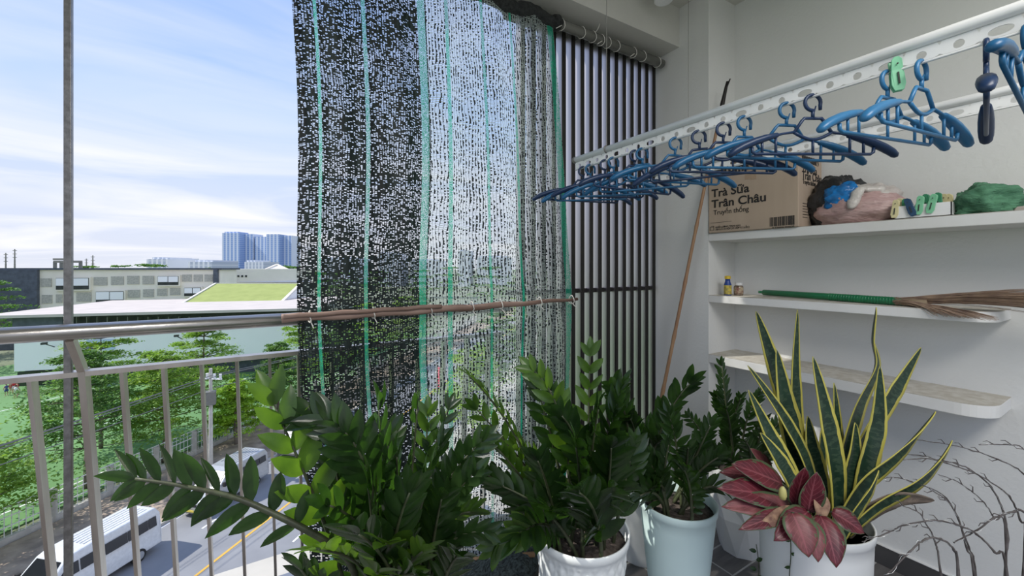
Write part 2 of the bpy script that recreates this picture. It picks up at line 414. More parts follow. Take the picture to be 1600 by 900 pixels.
# fence along the pavement
fe = thing('metal_fence', 'long pale metal mesh fence between pavement and green pitch', 'fence', R(0, 32))
for k in range(44):
    e = -20+k*3.0; p = R(e, 32)
    MB().box(p+Vector((-.16, -.16, -.1)), p+Vector((.16, .16, 2.0))).build('post', M['concrete'], fe)
mb = MB()
for z in (.35, .95, 1.5, 2.05): mb.bar(R(-20, 32, z), R(110, 32, z), .05, .05)
for k in range(440):
    p = R(-20+k*.3, 32); mb.bar(p+Vector((0, 0, .2)), p+Vector((0, 0, 2.1)), .03, .03, (1, 0, 0))
mb.build('mesh_panel', M['white_metal'], fe)
mb = MB(); mb.hexa([R(-20, 31.85, 0), R(110, 31.85, 0), R(110, 32.15, 0), R(-20, 32.15, 0), R(-20, 31.85, .4), R(110, 31.85, .4), R(110, 32.15, .4), R(-20, 32.15, .4)])
mb.build('base_wall', M['concrete'], fe)

# trees
def tree(e, n, h, rad, m, label, group='street trees along the fence', nleaf=3000, leaf=.24, layers=8, name='street_tree', base=.35, seed=0, loc=None):
    rnd = random.Random(seed); rad *= 1.2 if name == 'street_tree' else 1
    b = R(e, n) if loc is None else loc
    t = thing(name, label, 'tree', b, group=group)
    tb = MB(); top = b+Vector((0, 0, h*.93))
    tb.tube(spline([b, b+Vector((rnd.uniform(-.2, .2), rnd.uniform(-.2, .2), h*.4)), top], 4), [.16, .15, .14, .13, .11, .09, .07, .05, .03], 7)
    fo = MB(); per = nleaf//(layers*11)
    for L_ in range(layers*1):
        fr = L_/(layers-1); z = h*(base+(1-base)*fr)*.97; rr = rad*(1-.62*fr**1.6)*(.8+.25*rnd.random())
        for k in range(11):
            a = k*2*math.pi/11*1.7+rnd.random()*.9; q_ = rnd.uniform(.25, 1.0); c = b+Vector((math.cos(a)*rr*q_, math.sin(a)*rr*q_, z+rnd.uniform(-.3, .3)))
            tb.tube([b+Vector((0, 0, z-.35)), c+Vector((0, 0, -.08))], [.035, .012], 4)
            for q in range(per):
                x = rnd.gauss(0, .17)*rr; y = rnd.gauss(0, .17)*rr
                p = c+Vector((x, y, rnd.gauss(0, .07) - (x*x+y*y)*.10))
                nrm = Vector((rnd.gauss(0, .5), rnd.gauss(0, .5), 1)).normalized()
                a1 = nrm.orthogonal().normalized(); a1.rotate(Matrix.Rotation(rnd.random()*6.28, 3, nrm)); a2 = nrm.cross(a1)
                l = leaf*rnd.uniform(.6, 1.2); w = l*.5
                i = len(fo.v); fo.v += [p-a1*l/2, p+a2*w/2, p+a1*l/2, p-a2*w/2]; fo.f.append((i, i+1, i+2, i+3))
    tb.build('trunk', M['trunk'], t, smooth=True)
    fo.build('foliage', m, t)
    return t
# (e, n, height, radius, material, label)
TR = [
 (15.6, 33.0, 6.6, 3.1, 'tree1', 'layered green tree by the fence nearest the corner of the pitch'),
 (10.9, 29.6, 6.0, 2.6, 'tree3', 'dark tree at the left, its branches hiding the fence end'),
 (22.3, 34.6, 9.4, 3.6, 'tree3', 'broad dark layered tree behind the fence, right of the pitch'),
 (26.6, 33.4, 8.6, 3.0, 'tree1', 'layered mid green tree above the front of the second van'),
 (30.2, 30.2, 5.6, 1.9, 'tree2', 'bright yellow green round tree on the earth pavement'),
 (32.0, 35.5, 10.6, 3.4, 'tree1', 'tall layered tree with spreading top near the net edge'),
 (36.2, 31.2, 7.6, 2.6, 'tree3', 'dark tree on the pavement beside the third van'),
 (27.5, 41.0, 10.0, 3.6, 'tree1', 'tall pale green tree standing in front of the white hall wall'),
 (42, 33.0, 9.8, 3.4, 'tree1', 'green tree behind the net just right of its left edge'),
 (49, 32.0, 9.4, 3.4, 'tree3', 'dark green tree seen through the dense left net'),
 (56, 33.0, 10.0, 3.6, 'tree2', 'bright green tree seen through the middle of the net'),
 (64, 31.5, 10.5, 3.8, 'tree1', 'green tree far down the road seen through the net'),
 (76, 33.0, 10.5, 4.2, 'tree3', 'farthest dark tree along the road seen through the net'),
]
for i, (e, n, h, r_, m, lab) in enumerate(TR):
    tree(e, n, h, r_, M[m], lab, seed=i+3, nleaf=12000 if i < 8 else 7000, leaf=.27 if i < 8 else .30)
for i, (e, n, h, r_, m, lab) in enumerate([
 (34, 10.0, 8.5, 3.0, 'tree2', 'leafy green tree on the near pavement behind the net'),
 (46, 10.5, 10.5, 3.6, 'tree3', 'dark tree on the near pavement farther behind the net'),
 (60, 9.5, 11.0, 4.0, 'tree1', 'tall tree on the near pavement seen at the net right side')]):
    tree(e, n, h, r_, M[m], lab, group='trees on the near pavement', seed=40+i, nleaf=7000, leaf=.30)
# tree line far left beyond the dark block and hedges along the pitch
for i, (f, r_, h, rad, lab) in enumerate([(62, -79, 13.5, 5, 'tall tree at the left picture edge beside the dark slate block'),
        (70, -94, 12.0, 5, 'tree behind the tall left edge tree'), ]):
    tree(0, 0, h, rad, M['tree3'], lab, group='trees left of the slate block', seed=60+i, nleaf=3500, leaf=.5, loc=W(f, r_, GZ))
rnd = random.Random(5)
for k in range(16):
    f = 150+rnd.random()*60; u = 130+k*52+rnd.uniform(-15, 15)
    tree(0, 0, 13+rnd.random()*4, 11, M['tree3'], 'tree crown of the far tree line on the horizon', group='far tree line on the horizon', seed=80+k, nleaf=900, leaf=1.5, layers=4, name='distant_tree', loc=W(f, (u-800)/640*f, GZ))

# people on the pitch
def person(loc, rz, shirt, shorts, h, label, pose=0):
    t = thing('person', label, 'person', loc, (0, 0, rz), 'players on the pitch')
    s = h/1.7
    J = [(0, 0, .93), (0, 0, 1.15), (0, 0, 1.38), (0, 0, 1.47), (0, 0, 1.56), (0, .01, 1.66),
         (.18, 0, 1.38), (.27+.05*pose, .06, 1.12), (.30, .16*pose+.04, .88), (.31, .19*pose+.04, .80),
         (-.18, 0, 1.38), (-.27, -.06, 1.12), (-.30, .02, .88), (-.31, .03, .80),
         (.09, 0, .88), (.11, .10*pose+.01, .48), (.12, .02-.1*pose, .07), (.12, .14-.1*pose, .03),
         (-.09, 0, .88), (-.11, -.05*pose, .48), (-.12, -.16*pose, .07), (-.12, -.16*pose+.12, .03)]
    E = [(0, 1), (1, 2), (2, 3), (3, 4), (4, 5), (2, 6), (6, 7), (7, 8), (8, 9), (2, 10), (10, 11), (11, 12), (12, 13), (0, 14), (14, 15), (15, 16), (16, 17), (0, 18), (18, 19), (19, 20), (20, 21)]
    RR = [.13, .12, .14, .05, .09, .08, .06, .045, .035, .03, .06, .045, .035, .03, .09, .055, .04, .035, .09, .055, .04, .035]
    me = bpy.data.meshes.new('body'); me.from_pydata([tuple(c*s for c in p) for p in J], E, [])
    me.materials.append(M['skin']); o = bpy.data.objects.new('body', me); COL.objects.link(o); o.parent = t
    md = o.modifiers.new('skin', 'SKIN'); md.use_smooth_shade = True
    for i, r_ in enumerate(RR): me.skin_vertices[0].data[i].radius = (r_*s, r_*s)
    me.skin_vertices[0].data[0].use_root = True
    o.modifiers.new('sub', 'SUBSURF').levels = 1
    MB().lathe([(.15*s, .95*s), (.155*s, 1.1*s), (.20*s, 1.36*s), (.12*s, 1.44*s), (.06*s, 1.47*s)], n=12, M=Matrix.Diagonal((1, .75, 1))).build('shirt', shirt, t, smooth=True, local=True)
    MB().lathe([(.11*s, .60*s), (.10*s, .9*s)], c=(.10*s, .03*pose, 0), n=10).lathe([(.11*s, .60*s), (.10*s, .9*s)], c=(-.10*s, -.02*pose, 0), n=10).lathe([(.17*s, .84*s), (.16*s, 1.0*s)], n=12, M=Matrix.Diagonal((1, .75, 1))).build('shorts', shorts, t, smooth=True, local=True)
    MB().lathe([(.085*s, 1.60*s), (.098*s, 1.66*s), (.08*s, 1.73*s), (.0, 1.76*s)], c=(0, -.012*s, 0), n=12).build('hair', M['hair'], t, smooth=True, local=True)
for (u, v, sh, so_, h, lab, ps) in [(22, 615, 'red', 'whitecloth', 1.6, 'player in red shirt standing at the middle of the group on the pitch', 0), (27, 617, 'red', 'whitecloth', 1.5, 'player in red shirt at the right of the group', 1),
      (10, 618, 'bluecloth', 'bluecloth', 1.4, 'person in dark blue standing left of the red players', 0), (25, 622, 'whitecloth', 'whitecloth', 1.5, 'player in white shirt in front of the red players', 1), (17, 613, 'whitecloth', 'red', 1.6, 'player in white shirt behind the red players', 0)]:
    p = Pz(u, v, GZ+.03); person(p, u, M[sh], M[so_], h, lab, ps)

# vans ---------------------------------------------------------------
def van(e, n, L_, H, paint, label, minibus=True):
    t = thing('van', label, 'van', R(e, n), (0, 0, math.atan2(-RE.y, -RE.x)), 'vans parked along the far kerb')
    Wd = 1.98; h2 = Wd/2
    # side outline, x=0 front bumper, x=-L rear
    prof = [(0, .35), (.0, .75), (-.10, 1.0), (-.85, 1.28), (-1.05, 1.42), (-1.75, H-.18), (-2.1, H-.04), (-2.9, H), (-L_+.25, H), (-L_+.03, H-.35), (-L_, .9), (-L_, .35)]
    def yy(z): return h2*(1-.16*max(0, (z-1.1)/(H-1.1))**1.4)
    mb = MB(); nP = len(prof)
    for sgn in (1, -1):
        for x, z in prof: mb.vert((x, sgn*yy(z), z))
    mb.f.append(tuple(range(nP))); mb.f.append(tuple(range(2*nP-1, nP-1, -1)))
    for i in range(nP): j = (i+1) % nP; mb.f.append((i, i+nP, j+nP, j))
    mb.build('body', paint, t, bevel=.07, local=True)
    for sg in (1, -1):
        sb = MB()
        def pane(x0, x1, z0, z1, sl=0):
            q = [(x0, z0), (x1, z0), (x1, z1), (x0-sl, z1)]
            i = [sb.vert((x, sg*(yy(z)+.012), z)) for x, z in q]; sb.f.append(tuple(i if sg > 0 else i[::-1]))
        pane(-1.35, -2.2, 1.42, H-.42, .45)
        xs = 2.27
        while xs < L_-.5:
            x1 = min(xs+.95, L_-.28); pane(-xs, -x1, 1.42, H-.42); xs = x1+.04
        sb.build('side_windows', M['glassdark'], t, local=True, solid=.02)
    wb = MB(); a = (-1.08, 1.46); b_ = (-1.72, H-.22)
    i = [wb.vert((a[0]+.02, -yy(a[1])+.12, a[1])), wb.vert((a[0]+.02, yy(a[1])-.12, a[1])), wb.vert((b_[0]+.02, yy(b_[1])-.16, b_[1])), wb.vert((b_[0]+.02, -yy(b_[1])+.16, b_[1]))]
    wb.f.append(tuple(i)); wb.build('windscreen', M['glassdark'], t, local=True, solid=.03)
    MB().box((-L_-.012, -.75, 1.4), (-L_+.03, .75, H-.5)).build('rear_window', M['glassdark'], t, local=True)
    for x in (-.95, -L_+1.15):
        for sg in (1, -1):
            rm = Matrix.Rotation(math.pi/2, 3, 'X')
            w = MB().lathe([(.0, -.12), (.30, -.12), (.35, -.08), (.35, .08), (.30, .12), (0, .12)], (x, sg*(h2-.10), .35), 24, rm).build('wheel', M['tyre'], t, smooth=False, local=True)
            MB().lathe([(.0, -.135), (.21, -.135), (.22, -.11), (.22, .11), (.21, .135), (0, .135)], (x, sg*(h2-.10), .35), 20, rm).build('rim', M['carsilver'], w, local=True)
    MB().box((-.05, -.80, .32), (.06, .80, .50)).build('bumper', M['tube_grey'], t, local=True, bevel=.03)
    for sg in (1, -1):
        MB().box((-.22, sg*.60-.17, .86), (.0, sg*.60+.17, 1.02)).build('headlight', M['lamp'], t, local=True, bevel=.03)
        MB().box((-1.35, sg*(h2+.02), 1.40), (-1.2, sg*(h2+.22), 1.68)).build('mirror', M['tyre'], t, local=True, bevel=.03)
    MB().box((-.05, -.36, .70), (.02, .36, .84)).build('grille', M['tyre'], t, local=True)
    MB().box((.05, -.26, .42), (.075, .26, .54)).build('number_plate', M['plate'], t, local=True)
    rb = MB()
    for y in (-.55, -.33, -.11, .11, .33, .55): rb.box((-2.6, y-.03, H-.01), (-L_+.5, y+.03, H+.025))
    rb.build('roof_ribs', paint, t, local=True)
van(12.5, 24.15, 5.9, 2.35, M['carwhite'], 'white minibus nearest the camera at the bottom left')
van(20.9, 24.15, 5.1, 2.25, M['carsilver'], 'silver grey van in the middle of the parked row, behind the plant stem')
van(28.9, 24.2, 5.6, 2.3, M['carwhite'], 'white van farthest up the road beside the net edge')

# buildings -----------------------------------------------------------
class Facade:
    def __init__(s, u0, f0, u1, f1):
        s.a = W(f0, (u0-CU)/FPX*f0); s.b = W(f1, (u1-CU)/FPX*f1)
        s.d = (s.b-s.a).normalized(); s.n = Vector((s.d.y, -s.d.x, 0))
        if s.n.dot(FW) > 0: s.n = -s.n
    def pt(s, u, v, off=0):
        r_ = ray(u, v); a = s.a+s.n*off
        t = a.dot(s.n)/r_.dot(s.n)
        return CAM + r_*t
    def slab(s, mb, u0, v0, u1, v1, th=.2, off=0):
        p = s.pt(u0, v0); q = s.pt(u1, v1)
        z0, z1 = min(p.z, q.z), max(p.z, q.z)
        p0 = Vector((p.x, p.y, 0))+s.n*off; q0 = Vector((q.x, q.y, 0))+s.n*off
        return s.block(mb, p0, q0, z0, z1, th)
    def block(s, mb, p0, q0, z0, z1, th):
        o = s.n*th; Z0 = Vector((0, 0, z0)); Z1 = Vector((0, 0, z1))
        return mb.hexa([p0+Z0+o, q0+Z0+o, q0+Z0, p0+Z0, p0+Z1+o, q0+Z1+o, q0+Z1, p0+Z1])
    def body(s, mb, z0, z1, depth, ext0=0, ext1=0, off=0):
        return s.block(mb, s.a-s.d*ext0+s.n*off, s.b+s.d*ext1+s.n*off, z0, z1, -depth)
# long white hall
F = Facade(22, 52, 478, 61)
hall = thing('sports_hall', 'long low white sports hall with flat pale roof beyond the trees', 'building', F.a+Vector((0, 0, GZ)))
zt = CAMZ-5.95
F.body(MB(), 0, 0, 1)
mb = MB(); F.body(mb, GZ+2.2, zt-2.5, 22); mb.build('wall', M['hallwhite'], hall)
mb = MB(); F.body(mb, GZ, GZ+2.2, 20, off=-1.6); mb.build('ground_floor', M['slate'], hall)
mb = MB(); F.body(mb, zt-2.5, zt-.35, 20, off=-.8); mb.build('window_band', M['dark'], hall)
mb = MB(); F.body(mb, zt-.35, zt, 25, ext0=3, ext1=2, off=1.2); mb.build('roof', M['roofpink'], hall)
mb = MB(); F.slab(mb, 22, 494, 100, 512, .25); mb.build('fascia_panel', M['slate'], hall)
for k in range(22):
    u = 118+k*16; mb = MB(); F.slab(mb, u, 495, u+1.0, 513, .5, -.6); mb.build('mullion', M['tube_grey'], hall)
bn = MB(); F.slab(bn, 136, 531, 180, 546, .08); bnr = bn.build('banner', M['banner'], hall)
bt = MB()
for k in range(9):
    u = 141+k*4.2; F.slab(bt, u, 537-(k % 3), u+2.6, 538.2-(k % 3), .05, .08); F.slab(bt, u, 537, u+.8, 541, .05, .08)
bt.build('lettering', M['bannertext'], bnr)
for u, v in ((140, 556), (188, 556), (228, 556), (285, 530), (85, 542)):
    m2 = MB(); a = F.pt(u, v, 0); m2.bar(a, a+F.n*1.6+Vector((0, 0, .7)), .08, .08); m2.box(a+F.n*1.6+Vector((-.25, -.25, .6)), a+F.n*1.6+Vector((.25, .25, .85))); m2.build('flood_lamp', M['dark'], hall)
mb = MB(); F.slab(mb, 15, 585, 60, 612, .3, -1.4); F.slab(mb, 30, 590, 52, 600, .5, -1.4); mb.build('entrance', M['glassdark'], hall)
# cream building
F = Facade(62, 78, 344, 85)
zc = CAMZ-.45
cb = thing('office_building', 'cream building with perforated panels and boxed windows behind the hall', 'building', F.a+Vector((0, 0, GZ)))
mb = MB(); F.body(mb, GZ, zc, 8); mb.build('wall', M['cream'], cb)
mb = MB(); F.body(mb, zc, zc+.35, 9, ext0=7, ext1=.5, off=.4); mb.build('roof_edge', M['slate'], cb)
mb = MB(); F.block(mb, F.a-F.d*6.5, F.a-F.d*.0, GZ, zc, .6); F.block(mb, F.a-F.d*6.5, F.a, GZ, zc, -8); mb.build('slate_block', M['slate'], cb)
mb = MB(); F.slab(mb, 336, 421, 342, 478, .8); mb.build('downpipe', M['slate'], cb)
for (u0, v0, u1, v1) in [(64, 435, 81, 448), (147, 433, 168, 446), (174, 432, 194, 445), (199, 431, 218, 444), (223, 431, 241, 444), (285, 429, 300, 440), (303, 429, 317, 440), (320, 429, 333, 440),
                         (66, 461, 82, 474), (88, 460, 98, 473), (120, 457, 143, 471), (200, 453, 219, 465), (224, 452, 241, 464), (246, 451, 262, 462), (266, 450, 282, 461), (120, 482, 144, 488), (150, 479, 170, 486), (176, 478, 197, 484)]:
    mb = MB(); F.slab(mb, u0, v0, u1, v1, .12); mb.build('perforated_panel', M['perf'], cb)
for (u0, v0, u1, v1) in [(89, 433, 144, 454), (151, 454, 198, 476), (247, 430, 283, 447), (288, 448, 318, 464), (245, 470, 285, 480), (224, 472, 243, 482)]:
    mb = MB(); F.slab(mb, u0, v0, u1, v1, .5); w = mb.build('window', M['cream'], cb)
    um = (u0+u1)/2; vm = v0+(v1-v0)*.62
    mb = MB(); F.slab(mb, u0+2, v0+1.5, u1-2, v1-2, .06, .5); mb.build('frame', M['dark'], w)
    mb = MB(); F.slab(mb, u0+2.6, v0+2, um-.6, vm, .06, .56); F.slab(mb, um+.6, v0+2, u1-2.6, vm, .06, .56); mb.build('pane', M['hallwhite'], w)
# cream annex to the right of it
F = Facade(345, 97, 476, 104)
mb = MB(); z1 = CAMZ-.35; F.body(mb, GZ, z1, 8)
an = thing('annex_building', 'low cream annex with a row of tiny windows right of the office building', 'building', F.a+Vector((0, 0, GZ)))
mb.build('wall', M['cream'], an)
mb = MB(); F.slab(mb, 346, 424, 367, 440, .1); mb.build('shutter', M['perf'], an)
mb = MB()
for u in (371, 377, 383): F.slab(mb, u, 430, u+3, 433, .1)
mb.build('small_windows', M['dark'], an)
# green roof
gr = thing('green_roof_building', 'green pitched roof with white gable trim below the towers', 'building', W(74, -45, GZ))
A = P(275, 480, 68); B = P(432, 480, 71); C = P(470, 443, 84); D = P(337, 443, 81)
E_ = P(480, 481, 86)
mb = MB(); up = Vector((0, 0, .25))
mb.hexa([A-up, B-up, C-up, D-up, A, B, C, D]); mb.build('green_roof', mat('green_roof', (.33, .38, .11), .8, var=(.28, .33, .09), vscale=.6, stretch=(1, 1, 1)), gr)
mb = MB()
Bd = Vector((B.x, B.y, GZ)); Ed = Vector((E_.x, E_.y, GZ)); Cd = Vector((C.x, C.y, GZ)); Ad = Vector((A.x, A.y, GZ)); Dd = Vector((D.x, D.y, GZ))
i = [mb.vert(q) for q in (Bd, Ed, E_, C, B)]; mb.f.append(tuple(i))
i = [mb.vert(q-up) for q in (Ad+up, Bd+up, B, A)]; mb.f.append(tuple(i)); i = [mb.vert(q-up) for q in (Dd+up, Ad+up, A, D)]; mb.f.append(tuple(i)); i = [mb.vert(q) for q in (Dd, Ed, E_, C, D)]; mb.f.append(tuple(i))
mb.build('wall', M['hallwhite'], gr)
mb = MB(); mb.bar(B, C, .5, .3); mb.bar(A, B, .3, .25); mb.bar(D, C, .3, .25); mb.bar(A, D, .35, .3); mb.build('ridge_trim', M['roofwhite'], gr)
mb = MB(); B2 = P(437, 479, 76); C2 = P(470, 462, 84); D2 = P(478, 478, 84)
mb.f.append(tuple(mb.vert(q) for q in (B2, C2, D2))); mb.build('lower_roof', mat('green_roof_low', (.16, .33, .15), .8), gr, solid=.3)
# pyramid roof
py_ = thing('pyramid_roof_building', 'pale pyramid roof building just left of the net', 'building', W(105, -58, GZ))
ap = P(433, 413.5, 108); c0 = P(368, 441, 98); c1 = P(492, 441, 104); c2 = P(478, 432, 128); c3 = P(392, 432, 122)
mb = MB(); i = [mb.vert(q) for q in (c0, c1, c2, c3, ap)]
for a_, b_ in ((0, 1), (1, 2), (2, 3), (3, 0)): mb.f.append((i[a_], i[b_], i[4]))
mb.build('pyramid_roof', M['roofwhite'], py_)
mb = MB(); g0 = [Vector((q.x, q.y, GZ)) for q in (c0, c1, c2, c3)]
mb.hexa(g0+[c0-up, c1-up, c2-up, c3-up]); mb.build('wall', M['cream'], py_)
for q in (c0, c1): MB().bar(ap, q, .5, .4).build('ridge', M['cream'], py_)

def tower_mat(name, a, b, c):
    m = mat(name, a, .5); nt = m.node_tree; bs = nt.nodes['Principled BSDF']
    tc = nt.nodes.new('ShaderNodeTexCoord'); sp = nt.nodes.new('ShaderNodeSeparateXYZ'); nt.links.new(tc.outputs['Object'], sp.inputs[0])
    x = nmath(nt, 'ADD', nmath(nt, 'MULTIPLY', sp.outputs[0], RT.x), nmath(nt, 'MULTIPLY', sp.outputs[1], RT.y))
    s1 = nmath(nt, 'LESS_THAN', nmath(nt, 'FRACT', nmath(nt, 'DIVIDE', x, c)), .42)
    s2 = nmath(nt, 'LESS_THAN', nmath(nt, 'FRACT', nmath(nt, 'DIVIDE', sp.outputs[2], 3.3)), .35)
    col = mixc(nt, nmath(nt, 'MULTIPLY', s1, 1.0), a, b); col = mixc(nt, nmath(nt, 'MULTIPLY', s2, .45), col, b)
    nt.links.new(col, bs.inputs['Base Color']); return m
TM = tower_mat('hazy_tower_facade', (.22, .34, .62), (.62, .68, .80), 6.2)  # distance haze put into the pale blue facade colours
SM = tower_mat('small_tower_facade', (.42, .47, .56), (.72, .74, .78), 3.5)
def tower(name, cols, f, base_z, m, label, group=None):
    u0 = cols[0][0]; t = thing(name, label, 'building', W(f, (u0-CU)/FPX*f, base_z), group=group)
    for k, (a, b, v, df) in enumerate(cols):
        ff = f+df; q = MB(); r0 = (a-CU)/FPX*ff; r1 = (b-CU)/FPX*ff; z1 = CAMZ+(CV-v)/FPX*ff
        q.hexa([W(ff, r0, base_z), W(ff, r1, base_z), W(ff+28, r1, base_z), W(ff+28, r0, base_z), W(ff, r0, z1), W(ff, r1, z1), W(ff+28, r1, z1), W(ff+28, r0, z1)])
        q.build('tower_block', m, t)
    return t
tower('apartment_tower', [(347, 374, 364, 0), (374, 396, 365.5, 14), (351, 372, 362, 8)], 700, GZ, TM, 'left of the two pale blue high rise towers on the horizon', 'twin towers on the horizon')
tower('apartment_tower', [(398, 417, 370, 14), (416, 436, 366, 0), (436, 456, 368, 12)], 700, GZ, TM, 'right of the two pale blue high rise towers, nearer the net', 'twin towers on the horizon')
tower('distant_building', [(229, 262, 405, 0), (238, 254, 402, 5), (256, 266, 403, 4)], 300, GZ, SM, 'small grey white block on the horizon farthest from the towers', 'small distant blocks')
tower('distant_building', [(294, 331, 409, 0), (305, 322, 406, 5), (322, 333, 407, 3)], 300, GZ, SM, 'small white block on the horizon midway to the towers', 'small distant blocks')
tower('distant_building', [(382, 412, 409, 0), (385, 398, 406.5, 4)], 420, GZ, SM, 'small white block standing in front of the towers', 'small distant blocks')
for k, (a, b, v) in enumerate([(500, 560, 404), (590, 625, 396), (640, 690, 407), (715, 735, 392), (745, 800, 402), (815, 850, 408)]):
    tower('distant_building', [(a, b, v, 0), (a+4, b-8, v-2, 6)], 330, GZ, SM, ['pale distant block behind the dense net', 'narrow distant block behind the dense net', 'wide low distant block at the net seam', 'slim distant tower behind the thin net', 'broad distant block behind the thin net', 'low distant block near the green hem'][k], 'distant blocks behind the net')
# masts and gantry on the skyline
for (u, v, f, lab) in [(9, 395, 260, 'thin lattice mast at the far left horizon'), (23, 389, 260, 'tall thin antenna left of the dark block'), (145, 399, 260, 'lattice pylon on the horizon right of the steel post'), (135, 404, 300, 'shorter pylon beside the lattice pylon')]:
    t = P(u, v, f); m2 = MB(); b0 = Vector((t.x, t.y, GZ)); m2.tube([b0, t], [.7, .25], 4)
    for k in range(5): z = t.z-1-k*2.2; m2.bar(Vector((t.x, t.y, z))-RT*(1.2 if k < 3 else .5), Vector((t.x, t.y, z))+RT*(1.2 if k < 3 else .5), .3, .3)
    tag(m2.build('mast', M['tube_grey'], origin=b0), lab, 'mast', 'masts on the horizon')
m2 = MB(); f = 92
for u in (86, 96, 126): m2.bar(Vector((P(u, 406, f).x, P(u, 406, f).y, zc)), P(u, 409, f), .5, .5, (1, 0, 0))
m2.bar(P(85, 409, f), P(127, 409, f), .5, .5); m2.bar(P(84, 405, f), P(98, 405, f), .4, .4)
tag(m2.build('roof_gantry', M['tube_grey'], origin=P(86, 421, f)), 'grey steel gantry on the roof of the cream building', 'gantry')

# street pole, lamps and overhead cables
pb = Pz(318, 822, GZ); pb = Vector((pb.x, pb.y, 0))
pb = R(24.2, 26.3)
m2 = MB(); m2.tube([pb, pb+Vector((0, 0, 8.3))], [.14, .10], 8); 
up_ = thing('utility_pole', 'concrete utility pole on the pavement beside the silver grey van', 'pole', pb); m2.build('pole', M['concrete'], up_)
m2 = MB(); m2.bar(pb+Vector((0, 0, 7.6))-RN*.9, pb+Vector((0, 0, 7.6))+RN*.9, .1, .1)
for k in (-.8, -.3, .3, .8): m2.box(pb+RN*k+Vector((-.08, -.08, 7.65)), pb+RN*k+Vector((.08, .08, 7.95)))
m2.build('crossarm', M['white_metal'], up_)
m2 = MB(); m2.box(pb+Vector((-.3, -.3, 5.8)), pb+Vector((.3, .3, 6.7))); m2.build('junction_box', M['tube_grey'], up_)
for k, (dz, dn) in enumerate(((7.9, -.8), (7.9, -.3), (7.5, .8), (6.9, 0))):
    a = pb+RN*dn+Vector((0, 0, dz)); b1 = R(-14, 27.5+dn, dz-.3); b2 = R(70, 26.3+dn, dz)
    cp = []
    for i in range(21):
        tt = i/20; p = b1.lerp(a, tt); p.z -= 1.0*4*tt*(1-tt)*.6; cp.append(p)
    for i in range(1, 21):
        tt = i/20; p = a.lerp(b2, tt); p.z -= .8*4*tt*(1-tt); cp.append(p)
    tag(MB().tube(cp, .025, 4).build('overhead_cable', M['tube_grey'], origin=a), ['topmost overhead cable, road side of the utility pole', 'second overhead cable from the road side', 'overhead cable on the pitch side of the pole', 'lowest overhead cable, fixed at the pole centre'][k], 'cable', 'overhead street cables')

q = P(683, 590, 30.5); qb = Vector((q.x, q.y, GZ))
rb_ = thing('street_banner', 'red vertical banner on a thin street pole seen through the thin net', 'banner', qb)
MB().tube([qb, Vector((q.x, q.y, q.z+1.0))], .06, 8).build('pole', M['tube_grey'], rb_)
m2 = MB(); m2.box(q+RT*.05+Vector((0, -.02, -.8)), q+RT*.62+Vector((0, .02, .8))); m2.build('banner_cloth', mat('red_banner', (.75, .05, .12), .7), rb_)
# ================================================================ BALCONY EDGE
HZ = 1.183
ra = thing('balcony_railing', 'stainless steel balcony railing with round handrail and thin upright bars', 'railing', (-.5, 1.85, 0))
MB().tube([(-3.1, LY, HZ), (1.06, LY, HZ)], .0245, 20).build('handrail', M['handrail'], ra, smooth=True)
TZ = 1.040; TY = 1.85
MB().bar((-3.1, TY, TZ), (1.06, TY, TZ), .045, .016).build('top_rail', M['steel'], ra)
dn = Vector((.025, .128, -1))
MB().bar((-3.1, TY+.125, .065), (1.06, TY+.125, .065), .045, .016).build('bottom_rail', M['steel'], ra)
us = [-65, 50, 192, 256, 315, 370, 421, 466, 508, 546]
xs = [Py(u, 590, TY).x for u in us]
st = xs[4]-xs[3]
for k in range(3, 12): xs.append(xs[7]+.0) if False else None
x = xs[7]; xs = xs[:8]
while x+.124 < 1.06: x += .124; xs.append(x)
for x in xs:
    a = Vector((x, TY, TZ)); MB().bar(a, a+dn*(TZ-.065), .010, .045, (0, 1, 0)).build('baluster', M['steel'], ra)
# bent bracket post that carries the handrail
p0 = Py(110, 540, LY); p0.z = HZ-.02; p1 = Py(131, 582, TY); p1.z = TZ+.0
MB().bar(p0, p1, .018, .03, (0, 1, 0)).build('bracket', M['steel'], ra)
MB().bar(p1+Vector((0, 0, .01)), p1+dn*(TZ-.03), .016, .05, (0, 1, 0)).build('post', M['steel'], ra)
# tall square steel post
p = Py(107, 300, 1.845)
m2 = MB(); m2.box((p.x-.009, 1.835, .03), (p.x+.009, 1.855, 2.98))
tag(m2.build('steel_post', M['steelold'], origin=(p.x, 1.845, .03), bevel=.002), 'tall square grey steel post rising behind the handrail to the beam', 'post')

# ---------------------------------------------------------------- slat screen
sc = thing('slat_screen', 'screen of tall vertical dark metal slats beside the white pier', 'screen', (1.75, 1.80, 0))
x0 = 1.318; n = 13; pitch = (2.19-x0)/n
for k in range(-3, n):
    x = x0+pitch*(k+.35)
    sl = MB().box((x, LY+.005, .03), (x+.025, LY+.056, 2.72)).build('slat', M['blackmetal'], sc, bevel=.002)  # black body, so the shaded front is dark by colour
    MB().box((x-.0025, LY+.009, .03), (x, LY+.056, 2.72)).build('skylit_side', M['slat'], sl)  # added plate that gives the side its skylit tone by colour
MB().box((x0-.24, LY+.0, 2.685), (2.2, LY+.09, 2.74)).build('top_channel', M['blackmetal'], sc)
MB().box((x0-.24, LY+.0, .0), (2.2, LY+.09, .03)).build('bottom_channel', M['blackmetal'], sc)
MB().box((x0-.24, LY+.03, 1.235), (2.2, LY+.06, 1.26)).build('crossbar', M['blackmetal'], sc)
